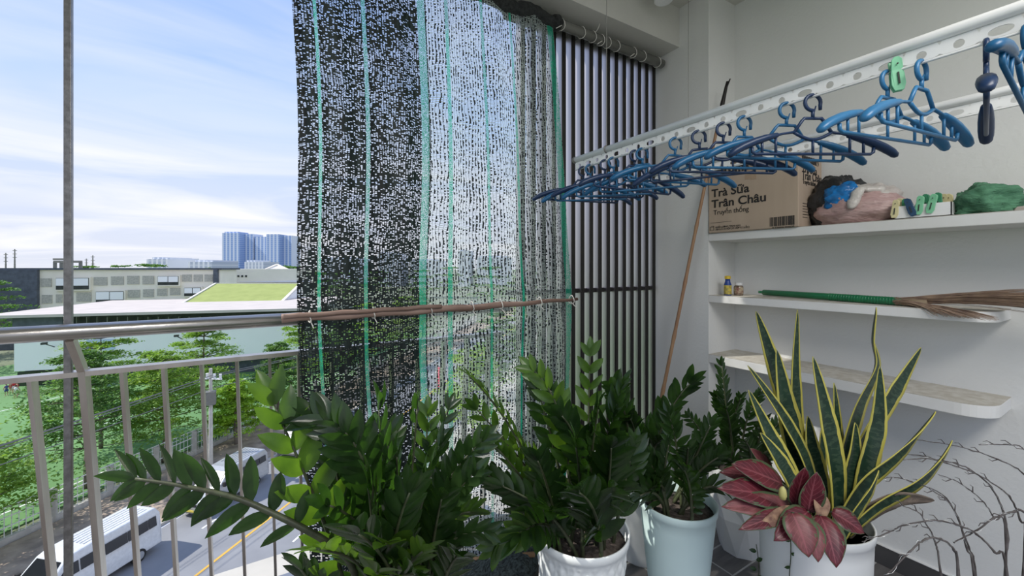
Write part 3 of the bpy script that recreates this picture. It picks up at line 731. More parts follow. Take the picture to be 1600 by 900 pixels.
# curtain tube under the beam with string ties
ct = thing('curtain_tube', 'grey tube under the beam, wrapped at left by the net hem', 'tube', (1.0, 1.73, 2.66))
MB().tube([(.0, 1.725, 2.672), (2.17, 1.725, 2.672)], .026, 16).build('tube', M['tube_grey'], ct, smooth=True)
rnd = random.Random(3)
for k, u in enumerate((876, 908, 925, 938, 948, 962, 988, 1003, 1026)):
    c = Py(u, 60+(u-865)*.3, 1.725); x = c.x; pts = []
    for i in range(13):
        a = i/12*2*math.pi; pts.append((x+.006*math.sin(a*2)+i*.0006, 1.725+.030*math.cos(a), 2.672+.030*math.sin(a)))
    if k % 3 == 0: pts += [(x-.02, 1.69, 2.645), (x-.06, 1.685, 2.615)]
    if k == 2: pts += [(x+.01, 1.69, 2.70), (x+.02, 1.685, 2.73)]
    MB().tube(pts, .0022, 5).build('string_tie', M['cord'], ct, smooth=True)

# ---------------------------------------------------------------- shade nets
def net(name, label, s0, s1, xf, mname, stripes, y0, dense, seed, group=None):
    nx, nz = 60, 110; mb = MB(); zt = 2.655; zb = .02
    for j in range(nz+1):
        tt = j/nz; z = zb+(zt-zb)*tt
        for i in range(nx+1):
            s = s0+(s1-s0)*i/nx; x = xf(s, z)
            pin = math.exp(-((z-1.20)/.12)**2)
            y = y0+(.018*math.sin(s*23+seed)+.012*math.sin(s*51+2*seed+z*1.3)+.02*noise.noise(Vector((s*3, z*1.5, seed))))*(1-.6*pin)*(1-.5*tt)
            y += -.03*math.exp(-((z-1.0)/.5)**2)*0
            mb.v.append(Vector((x, min(y, LY-.034), z)))
    for j in range(nz):
        for i in range(nx):
            a = j*(nx+1)+i; q = (a, a+1, a+nx+2, a+nx+1)
            uv = [(s0+(s1-s0)*(k % (nx+1))/nx, zb+(zt-zb)*(k//(nx+1))/nz) for k in q]
            mb.face(q, uv)
    o = mb.build(name, netmat(mname, dense, stripes, (.006, .010, .009) if dense else (.012, .018, .02), (.018, .028, .026) if dense else (.50, .58, .54), (.02, .42, .25)), origin=((s0+s1)/2, y0, zb), smooth=True)  # thin net rungs pale: sunlit look of the yarn put into their colour
    return o
def lx(s, z):      # lean and sag of the left net
    return s + .07*(2.66-z)/2.6*(1-s) + .010*math.sin(z*4)
def rx(s, z):
    k = (s-.59)/.75
    return s + (.02+.13*k)*min(1, (2.66-z)/1.4) + .008*math.sin(z*3.2+1) - .05*k*max(0, (1.1-z))
o = net('shade_net', '', .085, .605, lx, 'dense_net', [(.160, .012), (.340, .014), (.585, .03)], 1.695, True, 1.0)
tag(o, 'dark dense doubled half of the green and black shade net, at the left', 'shade net')
o2 = net('shade_net', '', .598, 1.29, rx, 'thin_net', [(.69, .018), (.872, .012), (1.03, .011), (1.27, .035)], 1.712, False, 2.3)
tag(o2, 'thin see-through right half of the shade net with green hem and cyan stripes', 'shade net')
# rolled hem of the net around the tube
pts = [(x_, 1.722+.006*math.sin(x_*31), 2.668+.008*math.sin(x_*23)) for x_ in [0.0+.0225*i for i in range(59)]]
rr = [.036+.007*noise.noise(Vector((i*.7, 0, 0))) for i in range(59)]
mb = MB(); mb.tube(pts, rr, 12); mb.tube([(1.30, 1.722, 2.668), (1.325, 1.722, 2.668), (1.35, 1.722, 2.665)], [.036, .043, .030], 12)
tag(mb.build('net_roll', mat('black_net_roll', (.012, .014, .014), .9, var=(.03, .033, .033), vscale=60, bump=.9, bscale=90), origin=(.6, 1.72, 2.66), smooth=True), 'black rolled up hem of the net along the tube under the beam', 'net roll')
# bamboo sticks tied across the net
bs = thing('bamboo_stick', 'long weathered brown bamboo stick tied across the net at handrail height', 'stick', (.8, 1.64, 1.2))
a = Py(440, 498, 1.635); b = Py(902, 467, 1.655)
pts = [a.lerp(b, i/24)+Vector((0, 0, .003*math.sin(i*1.3)-.006*math.sin(i/24*math.pi))) for i in range(25)]
MB().tube(pts, [.0145 if i % 6 else .017 for i in range(17)]+[.013, .012, .0105, .010, .0095, .009, .008, .008], 10).build('stick', M['bamboo_dark'], bs, smooth=True)
bs2 = thing('bamboo_stick', 'second thin bamboo stick lashed above the long one at the net left edge', 'stick', (.3, 1.625, 1.2))
a2 = Py(443, 494.5, 1.618); b2 = Py(690, 478, 1.625)
MB().tube([a2.lerp(b2, i/12)+Vector((0, 0, .002*math.sin(i*2))) for i in range(13)], .0085, 8).build('stick', M['bamboo_dark'], bs2, smooth=True)
for u in (484, 583, 672, 737, 782, 843, 893):
    c = Py(u, 0, 1.645).x; tt = (c-a.x)/(b.x-a.x); z = a.z+(b.z-a.z)*tt
    pts = [(c+.004*math.sin(i), 1.645+.022*math.cos(i/12*6.283), z+.022*math.sin(i/12*6.283)) for i in range(13)]+[(c+.01, 1.62, z-.04)]
    MB().tube(pts, .0022, 5).build('string_tie', M['cord'], bs, smooth=True)
# bundled net on the floor
mb = MB(); pts = [Vector((.55+.075*i, 1.58+.05*math.sin(i*.9), .07+.015*math.sin(i*1.7))) for i in range(14)]
mb.tube(spline(pts, 3), [.055+.018*noise.noise(Vector((i*.5, 3, 0))) for i in range(40)], 14)
def wrinkle(mb, amp, fr, seed=0):
    for v in mb.v: v += Vector(noise.noise_vector(v*fr+Vector((seed, 0, 0))))*amp
wrinkle(mb, .02, 22)
tag(mb.build('net_bundle', mat('bundled_net', (.012, .016, .015), .8, var=(.10, .13, .13), vscale=70, bump=.9, bscale=120, stretch=(1, 3, 1)), origin=(1, 1.58, 0), smooth=True), 'dark bundled foot of the net lying on the floor behind the plants', 'net bundle')
a = Pz(835, 866, .10); 
tag(MB().tube([a, a+Vector((-.25, .10, .01)), a+Vector((-.6, .24, .0))], .011, 8).build('bamboo_stub', M['bamboo'], origin=a, smooth=True), 'pale bamboo end poking out of the bundled net on the floor', 'stick')

# leaning bamboo pole
tp = Px(1137, 128, 2.24); bt_ = P(1030, 640, 2.45); dd = (bt_-tp); ft_ = tp+dd*((tp.z-.0)/(tp.z-bt_.z))
lp = thing('bamboo_pole', 'long thin bamboo pole leaning against the white pier', 'pole', (ft_.x, ft_.y, 0))
N_ = 60; pts = [ft_.lerp(tp, i/N_)+Vector((.008*math.sin(i/N_*5), .008*math.sin(i/N_*3.5), 0)) for i in range(N_+1)]
MB().tube(pts[:55], [(.0115-.0035*i/N_)*(1.22 if i % 8 == 0 else 1) for i in range(55)], 10).build('cane', M['bamboo'], lp, smooth=True)
mb = MB(); mb.tube(pts[54:], [.009, .011, .010, .012, .010, .009, .006], 8)
mb.tube([pts[58], pts[58]+Vector((.005, -.012, .05)), pts[58]+Vector((.01, -.03, .09))], [.008, .006, .003], 6)
mb.build('wrapped_tip', M['blackmetal'], lp, smooth=True)

# ================================================================ SHELVES
def shelf(name, z0, z1, y_end, label, rounded=True):
    t = thing(name, label, 'shelf', (WX+.13, (y_end+NY)/2, z0), group='white wall shelves')
    pr = [(WX, NY), (BX, NY), (BX, y_end)]
    if rounded:
        r_ = .10
        for i in range(9):
            a = i/8*math.pi/2; pr.append((WX+r_-r_*math.sin(a), y_end+r_-r_*math.cos(a)))
    else: pr.append((WX, y_end))
    def prism(a, b, inset=0):
        mb = MB(); n_ = len(pr)
        for z in (a, b):
            for x, y in pr: mb.vert((x, y, z))
        mb.f.append(tuple(range(n_))); mb.f.append(tuple(range(2*n_-1, n_-1, -1)))
        for i in range(n_): j = (i+1) % n_; mb.f.append((i, i+n_, j+n_, j))
        return mb
    prism(z0, z1-.0015).build('board', M['shelf'], t, bevel=.003)
    prism(z1-.0015, z1).build('dusty_surface', M['dust'], t)
    return t
shelf('shelf', 1.531, 1.576, -1.2, 'topmost white shelf carrying the cardboard box', False)
shelf('shelf', 1.180, 1.221, .345, 'middle white shelf carrying the green broom')
shelf('shelf', .833, .881, .345, 'lowest white shelf, empty and dusty, behind the snake plant')
# cable hole in the niche side
def textobj(s, size, loc, rx_, m, parent, bold=.0, name='lettering', ysc=1.0, wfit=None):
    cu = bpy.data.curves.new('t', 'FONT'); cu.body = s; cu.size = size; cu.extrude = .0006; cu.offset = bold
    o = bpy.data.objects.new('t', cu); COL.objects.link(o); bpy.context.view_layer.update()
    me = bpy.data.meshes.new_from_object(o.evaluated_get(bpy.context.evaluated_depsgraph_get()))
    bpy.data.objects.remove(o)
    wdt = max(v.co.x for v in me.vertices)-min(v.co.x for v in me.vertices)
    sx = wfit/wdt if wfit else 1
    X, Y, Z = rx_
    for v in me.vertices:
        c = v.co.copy(); v.co = X*(c.x*sx)+Y*(c.y*ysc)+Z*c.z+loc-parent_origin(parent)
    me.materials.clear(); me.materials.append(m)
    ob = bpy.data.objects.new(name, me); COL.objects.link(ob); ob.parent = parent
    return ob
def parent_origin(p):
    while p.parent: p = p.parent
    return Vector(p.location)
# cardboard box
BF = 2.188; by0 = .957; by1 = 1.419; bz0 = 1.5765; bz1 = 1.925; bx1 = 2.43
cbx = thing('cardboard_box', 'brown cardboard carton printed with black lettering and barcode on the top shelf', 'box', (BF+.12, (by0+by1)/2, bz0))
MB().box((BF, by0, bz0), (bx1, by1, bz1)).build('carton', M['cardboard'], cbx, bevel=.004)
fl = MB(); fl.hexa([(BF, by0, bz1), (BF+.003, by0, bz1), (BF+.003, by1, bz1), (BF, by1, bz1), (BF+.05, by0+.01, bz1+.035), (BF+.053, by0+.01, bz1+.035), (BF+.053, by1-.01, bz1+.035), (BF+.05, by1-.01, bz1+.035)])
fl.build('flap', M['cardboard'], cbx)
fl = MB(); fl.hexa([(BF+.01, by1-.003, bz1), (bx1, by1-.003, bz1), (bx1, by1, bz1), (BF+.01, by1, bz1), (BF+.03, by1-.06, bz1+.02), (bx1, by1-.06, bz1+.02), (bx1, by1-.057, bz1+.02), (BF+.03, by1-.057, bz1+.02)]); fl.build('flap', M['cardboard'], cbx)
FR = (Vector((0, -1, 0)), Vector((0, 0, 1)), Vector((-1, 0, 0))); SDF = (Vector((1, 0, 0)), Vector((0, 0, 1)), Vector((0, -1, 0)))
def onbox(u, v): q = Px(u, v, BF); q.x = BF-.0012; return q
def fitw(u0, u1): return abs(Px(u0, 300, BF).y-Px(u1, 300, BF).y)
textobj('tearoma', .075, onbox(1111, 276), FR, M['ink'], cbx, .0035, wfit=fitw(1111, 1172))
textobj('Trà Sữa', .062, onbox(1112, 308.5), FR, M['ink'], cbx, .0012, wfit=fitw(1112, 1171))
textobj('Trân Châu', .062, onbox(1112, 325), FR, M['ink'], cbx, .0012, wfit=fitw(1112, 1197))
textobj('Truyền thống', .038, onbox(1115, 336), FR, M['ink'], cbx, .0, wfit=fitw(1115, 1170))
textobj('KHỐI LƯỢNG TỊNH: 6 KG', .013, onbox(1118, 356.5), FR, M['ink'], cbx, .0, wfit=fitw(1118, 1157))
textobj('250 G X 24 HỘP (12 HỘP X 2 LỐC)', .013, onbox(1118, 360), FR, M['ink'], cbx, .0, wfit=fitw(1118, 1171))
q = onbox(1110, 349); mb = MB(); e_ = onbox(1143, 347)
mb.box((BF-.0012, q.y, q.z), (BF, e_.y, q.z+.0016)); mb.build('printed_line', M['ink'], cbx)
q0 = onbox(1109.5, 360.5); mb = MB(); y_, z_ = q0.y, q0.z
for (a0, a1, b0, b1) in ((0, .024, 0, .002), (0, .024, .018, .020), (0, .002, 0, .02), (.022, .024, 0, .02), (.006, .024, .024, .0255), (.0225, .024, .006, .0255)):
    mb.box((BF-.0012, y_-a0, z_+b0), (BF, y_-a1, z_+b1))
mb.build('printed_icon', M['ink'], cbx)
mb = MB(); ya = Px(1203, 345, BF).y; yb = Px(1243, 345, BF).y; z0 = onbox(1203, 354).z; z1 = onbox(1203, 340).z
rnd = random.Random(11); y = ya
while y > yb+.004:
    w = rnd.choice((.0016, .0028, .0042)); mb.box((BF-.0012, y, z0), (BF, y-w, z1)); y -= w+rnd.choice((.0016, .0026, .0036))
mb.build('barcode', M['ink'], cbx)
textobj('8 936036 024630', .011, Vector((BF-.0012, ya-.012, z0-.011)), FR, M['ink'], cbx, 0, wfit=(ya-yb)*.85)
for u in (1164, 1173):
    q = onbox(u, 281); mb = MB(); mb.box((BF-.001, q.y, q.z), (BF, q.y-.028, bz1)); mb.build('tape_strip', M['tape'], cbx)
def onside(u, v): q = Py(u, v, by0); q.y = by0-.0012; return q
def fits(u0, u1): return abs(Py(u0, 300, by0).x-Py(u1, 300, by0).x)
textobj('tearoma', .06, onside(1253, 252), SDF, M['ink'], cbx, .003, wfit=fits(1253, 1279))
textobj('Trà Sữa', .055, onside(1253, 268), SDF, M['ink'], cbx, .0006, wfit=fits(1253, 1276))
textobj('Trân Châu', .055, onside(1253, 279), SDF, M['ink'], cbx, .0006, wfit=fits(1253, 1283))
textobj('Truyền thống', .033, onside(1254, 287), SDF, M['ink'], cbx, .0, wfit=fits(1254, 1274))
for k in range(6):
    q = onside(1254, 318+k*4.3); mb = MB(); mb.box((q.x, by0-.0012, q.z), (q.x+.09-.02*(k % 3), by0, q.z+.0025)); mb.build('printed_line', M['ink'], cbx)
# white and red sheet lying on the box
mb = MB()
def sheet(x0, x1, y0, y1, z, amp, seed, n1=24, n2=24):
    mb = MB()
    for j in range(n2+1):
        for i in range(n1+1):
            p = Vector((x0+(x1-x0)*i/n1, y0+(y1-y0)*j/n2, z)); p.z += amp*(.5+noise.noise(p*14+Vector((seed, 0, 0)))); mb.v.append(p)
    for j in range(n2):
        for i in range(n1): a_ = j*(n1+1)+i; mb.f.append((a_, a_+1, a_+n1+2, a_+n1+1))
    return mb
pl_ = sheet(BF+.01, bx1, by0+.05, by1-.02, bz1+.04, .035, 3)
tag(pl_.build('plastic_sack', M['whitecloth'], origin=(BF+.1, 1.2, bz1), smooth=True, solid=.004), 'crumpled white plastic sack lying on top of the cardboard box', 'sack')

def blob(c, rad, seed, amp, fr, floor=None, n=40, m_=28, ridge=True):
    mb = MB(); c = Vector(c)
    for j in range(m_+1):
        th = math.pi*j/m_
        for i in range(n):
            ph = 2*math.pi*i/n
            d = Vector((math.sin(th)*math.cos(ph), math.sin(th)*math.sin(ph), math.cos(th)))
            q = d*fr+Vector((seed, seed*1.7, 0)); h = noise.noise(q)
            if ridge: h += .6*(1-2*abs(noise.noise(q*2.1+Vector((3, 1, 2)))))
            k = 1+amp*h
            p = c+Vector((d.x*rad[0], d.y*rad[1], d.z*rad[2]))*k
            if floor is not None and p.z < floor: p.z = floor
            mb.v.append(p)
    for j in range(m_):
        for i in range(n): a_ = j*n+i; b_ = j*n+(i+1) % n; mb.f.append((a_, b_, b_+n, a_+n))
    return mb
TS = 1.577
c = Px(1296, 318, 2.33); 
bb = blob((2.34, c.y-.02, TS+.105), (.080, .110, .125), 4, .24, 2.2, TS)
M['blackbag'] = mat('black_plastic', (.012, .013, .014), .32, var=(.03, .03, .032), vscale=20, bump=.5, bscale=50)
tag(bb.build('plastic_bag', M['blackbag'], origin=(2.34, c.y, TS), smooth=True), 'crumpled black plastic bag against the box side on the top shelf', 'bag')
c = Px(1316, 306, 2.235)
bb = blob((2.245, c.y+.0, c.z), (.022, .055, .046), 9, .5, 1.6)
tag(bb.build('blue_packet', mat('blue_plastic_packet', (.01, .22, .60), .3, var=(.01, .12, .34), vscale=30, bump=.4), origin=c, smooth=True), 'bright blue crumpled packet between black bag and pink bag', 'packet')
# pink knotted bag
c = Px(1345, 345, 2.30); y = .77
kb = thing('plastic_bag', 'translucent bag with pink contents and a white knotted top on the top shelf', 'bag', (2.32, y, TS))
M['pinkbag'] = mat('pink_plastic', (.52, .36, .34), .35, var=(.42, .27, .26), vscale=16, stretch=(1, 1, 3), bump=.6, bscale=40)
M['clearbag'] = mat('milky_plastic', (.60, .57, .53), .3, var=(.50, .45, .42), vscale=18, bump=.5, bscale=50)
bb = blob((2.315, y, TS+.065), (.095, .155, .09), 2, .16, 2.6, TS); bb.build('bag', M['pinkbag'], kb, smooth=True)
bb = blob((2.33, y-.02, TS+.10), (.08, .125, .075), 5, .18, 3.0, TS+.05); bb.build('upper_bag', M['clearbag'], kb, smooth=True)
k0 = Px(1342, 298, 2.225); k1 = Px(1328, 326, 2.205); k2 = Px(1347, 296, 2.25)
mb = MB(); mb.tube(spline([k2+Vector((.05, -.05, -.01)), k2, k0, k0.lerp(k1, .5), k1], 4), [.035, .032, .028, .024, .016, .012, .016, .02, .022, .024, .022, .02, .02, .022, .020, .016, .010], 12, flat=.7)
wrinkle(mb, .006, 40); mb.build('knot', M['clearbag'], kb, smooth=True)
# white tray with clothes pegs
ty0 = Px(1487, 340, 2.215).y; ty1 = Px(1397, 345, 2.215).y; tw = .10; th_ = .052
tr = thing('tray', 'small white box tray rimmed with clothes pegs on the top shelf', 'tray', (2.27, (ty0+ty1)/2, TS))
mb = MB(); 
mb.box((2.215, ty0, TS), (2.215+tw, ty1, TS+.003)); mb.box((2.215, ty0, TS), (2.218, ty1, TS+th_)); mb.box((2.215+tw-.003, ty0, TS), (2.215+tw, ty1, TS+th_))
mb.box((2.215, ty0, TS), (2.215+tw, ty0+.003, TS+th_)); mb.box((2.215, ty1-.003, TS), (2.215+tw, ty1, TS+th_))
mb.build('tray_body', M['white_metal'], tr)
def peg(m, label, loc, rot, group):
    t = thing('clothes_peg', label, 'clothes peg', loc, rot, group)
    for sg in (1, -1):
        mb = MB(); # half of a chunky plastic peg, drawn in the y-z plane, thickness in x
        pr = [(-.009, .034), (-.004, .040), (.004, .040), (.009, .034), (.0105, .012), (.012, .0), (.0125, -.020), (.008, -.034), (-.008, -.034), (-.0125, -.020), (-.012, 0), (-.0105, .012)]
        n_ = len(pr)
        for x in (0, 1):
            for y_, z_ in pr:
                xx = sg*(.0012+(.006 if z_ > .02 else .0025)*(1 if z_ > 0 else .6)+x*.0035); mb.vert((xx, y_, z_))
        mb.f.append(tuple(range(n_))); mb.f.append(tuple(range(2*n_-1, n_-1, -1)))
        for i in range(n_): j = (i+1) % n_; mb.f.append((i, i+n_, j+n_, j))
        mb.build('jaw', m, t, local=True, bevel=.0012)
        MB().box((sg*.0085, -.0015, -.02), (sg*.0098, .0015, .006)).build('slot', M['dark'], t, local=True)
        MB().lathe([(0, 0), (.0018, 0), (.0018, .0012), (0, .0012)], (sg*.011, 0, .024), 10, Matrix.Rotation(math.pi/2*sg, 3, 'Y')).build('hole_dot', M['dark'], t, local=True)
    MB().tube([(.0, -.009, .008), (.0, .009, .008)], .0045, 10).build('spring', M['wire'], t, local=True)
    return t
M['pegY'] = mat('cream_yellow_plastic', (.72, .64, .36), .4); M['pegG'] = mat('mint_green_plastic', (.22, .58, .34), .4); M['pegD'] = mat('green_plastic', (.05, .28, .14), .4); M['pegN'] = mat('navy_peg_plastic', (.015, .06, .14), .4)
for (u, v, m, x, lab, tl) in [(1399, 329, 'pegY', 2.216, 'cream yellow peg clipped at the tray front left corner', .1), (1407, 325, 'pegY', 2.26, 'cream yellow peg inside the tray beside the corner peg', 0), (1415, 326, 'pegD', 2.25, 'dark green peg between cream pegs and navy peg', 0),
        (1423, 325, 'pegN', 2.212, 'navy blue peg tilted on the tray front rim', -.3), (1437, 322, 'pegG', 2.214, 'mint green peg on the tray rim beside the navy one', .1), (1447, 319, 'pegD', 2.27, 'dark green peg between the two mint green pegs', 0),
        (1456, 319.5, 'pegG', 2.214, 'mint green peg farthest right on the tray front rim', .2), (1466, 317, 'pegD', 2.25, 'dark green peg behind the right mint green peg', 0), (1475, 319, 'pegY', 2.29, 'yellow peg at the right back of the tray', .05), (1484, 319, 'pegY', 2.30, 'yellow peg at the right back corner of the tray', -.05)]:
    p = Px(u, v, x); peg(M[m], lab, (x, p.y, max(p.z, TS+.04)), (tl, 0, 0), 'clothes pegs on the tray')
# green cloth
y = Px(1537, 330, 2.29).y
mb = blob((2.31, y-.005, TS+.03), (.088, .078, .078), 7, .30, 1.9, TS+.0, 60, 40)
tag(mb.build('cloth', mat('green_cloth', (.10, .26, .15), .9, var=(.045, .14, .08), vscale=22, stretch=(1, 1, 3), bump=.7, bscale=60), origin=(2.31, y, TS), smooth=True), 'crumpled green cloth lying right of the tray on the top shelf', 'cloth')
y = Px(1594, 325, 2.3).y
mb = MB(); mb.box((2.30, y-.06, TS), (2.42, y+.05, TS+.03)); mb.box((2.27, y-.06, TS), (2.33, y+.01, TS+.018))
tag(mb.build('papers', mat('paper_stack', (.45, .40, .36), .8), origin=(2.32, y, TS), bevel=.004), 'flat brown and white pack at the right picture edge of the top shelf', 'pack')

# bottles on the middle shelf
MS = 1.2212
p = Px(1137, 458, 2.27)
bo = thing('bottle', 'small blue bottle with yellow cap and yellow label on the middle shelf', 'bottle', (2.27, p.y, MS), group='bottles on the middle shelf')
MB().lathe([(0, 0), (.019, 0), (.0195, .004), (.0195, .062), (.014, .078), (.0125, .095), (0, .095)], n=24).build('glass', mat('blue_bottle', (.02, .06, .28), .25), bo, smooth=True, local=True)
MB().lathe([(.0198, .006), (.0201, .008), (.0201, .056), (.0198, .058)], n=24).build('label_band', mat('yellow_label', (.65, .50, .06), .5, var=(.25, .22, .08), vscale=60), bo, local=True)
MB().lathe([(0, .094), (.0155, .094), (.016, .098), (.016, .110), (.0, .113)], n=20).build('cap', mat('yellow_cap', (.75, .52, .03), .4), bo, local=True)
p = Px(1154, 458, 2.32)
bo = thing('jar', 'small dark jar with white lid and brown label beside the blue bottle', 'jar', (2.32, p.y, MS), group='bottles on the middle shelf')
MB().lathe([(0, 0), (.023, 0), (.024, .004), (.024, .050), (.018, .058), (0, .058)], n=24).build('glass', mat('brown_jar', (.10, .06, .03), .2, var=(.25, .2, .15), vscale=60), bo, smooth=True, local=True)
MB().lathe([(.0243, .012), (.0246, .014), (.0246, .044), (.0243, .046)], n=24).build('label_band', mat('maroon_label', (.16, .03, .03), .5, var=(.5, .45, .3), vscale=70), bo, local=True)
MB().lathe([(0, .057), (.019, .057), (.0195, .060), (.0195, .073), (.0, .075)], n=20).build('lid', M['whitecloth'], bo, local=True)

# broom
a = Px(1186, 457, 2.40); a.z = MS+.020; b = Px(1415, 469, 2.25); b.z = MS+.018
br = thing('broom', 'straw broom with long green plastic handle lying on the middle shelf', 'broom', (2.3, .8, MS))
hd = MB(); a1 = a.lerp(b, .035)
hd.tube([a, a1], .007, 12); hd.tube([a1, a1.lerp(b, .01), b.lerp(a1, .02), b], [.010, .0155, .017, .015], 16)
for k in range(26):
    q = a1.lerp(b, .55+k*.017); q2 = a1.lerp(b, .555+k*.017); hd.tube([q, q2], .0176, 14)
hd.build('handle', mat('green_handle', (.012, .19, .07), .3, var=(.01, .15, .06), vscale=10), br, smooth=True)
rnd = random.Random(2); mb = MB(); d0 = (b-a).normalized()
for k in range(520):
    o_ = Vector((rnd.gauss(0, .006), rnd.gauss(0, .003), rnd.gauss(0, .006)))
    L_ = rnd.uniform(.30, .50); spread = rnd.gauss(0, .045); fall = -.002
    dv = Vector((-.02, -1, 0)).normalized()
    e = b+o_+dv*L_+Vector((spread*.5, 0, .012+rnd.gauss(0, .014)+.02))
    if k % 5 == 0: e = b+dv*rnd.uniform(.10, .26)+Vector((-.055-rnd.random()*.035, 0, -.03-rnd.random()*.015)); 
    mid = b.lerp(e, .5)+Vector((-.01 if k % 5 == 0 else 0, 0, .02))
    mb.tube(bez([b+o_-dv*.03, mid, e], 4), [.0012, .0012, .0010, .0009, .0006], 3, caps=False)
mb.build('bristles', mat('straw', (.36, .25, .17), .8, var=(.24, .16, .12), vscale=30), br)
hd = MB(); hd.tube([b-d0*.01, b+d0*.03, b+d0*.07], [.016, .018, .014], 12); hd.build('binding', mat('straw_binding', (.28, .21, .13), .8), br, smooth=True)

# ================================================================ DRYING RAILS AND HANGERS
RZ = CAMZ+.482; RX1 = 1.20; RX2 = 1.73; RYE = 1.42; RYN = -.9; CY = 1.225
def rail(x, label, lab2):
    t = thing('drying_rail', label, 'drying rail', (x, .3, RZ), group='aluminium drying rails')
    MB().tube([(x, RYN, RZ), (x, RYE, RZ)], .0125, 20).build('tube', M['alu'], t, smooth=True)
    MB().tube([(x, RYE-.004, RZ), (x, RYE+.008, RZ)], .0145, 16).build('end_cap', M['tube_grey'], t, smooth=True)
    # perforated strip, real openings: ladder of plates between round holes
    mb = MB(); zt_, zb_ = RZ-.013, RZ-.044; h = zt_-zb_; y = RYE-.002; zc_ = (zt_+zb_)/2-.002; r_ = .0085
    cell = .055; seg = 20
    while y > RYN:
        c_ = Vector((x, y-cell/2, zc_)); n_ = seg
        # outer rectangle points matched with circle points
        for sx in (-.0012, .0012):
            base = len(mb.v); elong = 2.0 if int((RYE-y)/cell+.5) % 3 == 1 else 1.0
            for i in range(n_):
                a_ = 2*math.pi*i/n_; cy, cz = math.cos(a_), math.sin(a_)
                mb.v.append(Vector((x+sx, c_.y+cy*r_*elong, zc_+cz*r_)))
            for i in range(n_):
                a_ = 2*math.pi*i/n_; cy, cz = math.cos(a_), math.sin(a_)
                k_ = min((cell/2)/max(abs(cy), 1e-6), ((zt_-zc_) if cz > 0 else (zc_-zb_))/max(abs(cz), 1e-6))
                mb.v.append(Vector((x+sx, c_.y+cy*k_, zc_+cz*k_)))
            for i in range(n_):
                j = (i+1) % n_; q = (base+i, base+j, base+n_+j, base+n_+i); mb.f.append(q if sx > 0 else q[::-1])
        b0 = len(mb.v)-4*n_
        for i in range(n_): j = (i+1) % n_; mb.f.append((b0+i, b0+2*n_+i, b0+2*n_+j, b0+j))
        y -= cell
    mb.box((x-.0012, RYN, zb_-.0012), (x+.0012, RYE, zb_+.001)); mb.build('perforated_strip', M['strip'], t)
    MB().tube([(x, RYN, zb_-.002), (x, RYE, zb_-.002)], .003, 8).build('hanging_wire', M['alu'], t, smooth=True)
    for y in (CY, -.4):
        MB().tube([(x+.015*math.cos(i/10*6.283), y, RZ+.015*math.sin(i/10*6.283)) for i in range(11)], .0025, 6).build('clamp', M['tube_grey'], t, smooth=True)
        MB().tube([(x, y, RZ+.014), (x, y, 2.98)], .0012, 6).build('cable', M['tube_grey'], t)
rail(RX1, 'nearer white aluminium drying rail, full of blue hangers, on thin cables', '')
rail(RX2, 'farther white aluminium drying rail, empty, closer to the shelves', '')

def hanger_meshes(m):
    parts = []
    hk = MB(); c = Vector((0, 0, -.022)); pts = []
    for i in range(17):
        a_ = math.radians(20-i*(290/16)); pts.append(c+Vector((math.cos(a_)*-.020*-1, 0, math.sin(a_)*-.020*-1)))
    # C shaped hook open on the right, gap faces +x and down
    pts = [c+Vector((.020*math.cos(math.radians(a_)), 0, .020*math.sin(math.radians(a_)))) for a_ in range(-18, 272, 18)]
    pts = [pts[0]+Vector((.0, 0, -.012))]+pts
    hk.tube(pts, [.004]+[.0045]*(len(pts)-1), 10, side=(0, 1, 0)); hk.tube([(0, 0, -.040), (0, 0, -.062)], .0042, 8)
    hk.tube([(.002, 0, -.050), (.008, 0, -.030)], [.002, .0015], 6)
    parts.append(('hook', hk))
    yo = MB(); w = .0042
    for sg in (1, -1):
        yo.tube([(0, 0, -.062), (sg*.022, 0, -.062), (sg*.029, 0, -.070), (sg*.048, 0, -.098)], w, 8, side=(0, 1, 0))
    yo.tube([(-.048+.096*i/10, 0, -.098-.018*math.sin(i/10*math.pi)) for i in range(11)], w, 8, side=(0, 1, 0))
    parts.append(('yoke', yo))
    for sg in (1, -1):
        ar = MB(); P_ = [(.046, -.097), (.075, -.101), (.088, -.104), (.092, -.105), (.12, -.112), (.15, -.122), (.18, -.135), (.20, -.146), (.211, -.155), (.214, -.160)]
        ra_ = [.004, .004, .004, .008, .0110, .0125, .0128, .012, .010, .005]; 
        ar.tube([(sg*a_, 0, b_) for a_, b_ in P_], ra_, 12, side=(0, 1, 0), flat=.8)
        parts.append(('shoulder_arm', ar))
    lo = MB()
    lo.tube([(-.156, 0, -.136), (-.155, 0, -.148), (-.148, 0, -.153), (.148, 0, -.153), (.155, 0, -.148), (.156, 0, -.136)], .004, 8, side=(0, 1, 0))
    for x, zt_ in ((0, -.116), (-.095, -.106), (.095, -.106), (.13, -.116), (-.13, -.116)): lo.tube([(x, 0, zt_), (x, 0, -.153)], .0032, 6)
    parts.append(('lower_bar', lo))
    return [(n_, b_) for n_, b_ in parts]
proto = None
def build_hanger(m, loc, rot, label):
    t = thing('clothes_hanger', label, 'hanger', loc, rot, 'blue hangers on the nearer drying rail')
    for n_, b_ in hanger_meshes(m): b_.build(n_, m, t, smooth=True, local=True)
    return t
WIRE = RZ-.046
cache = {}
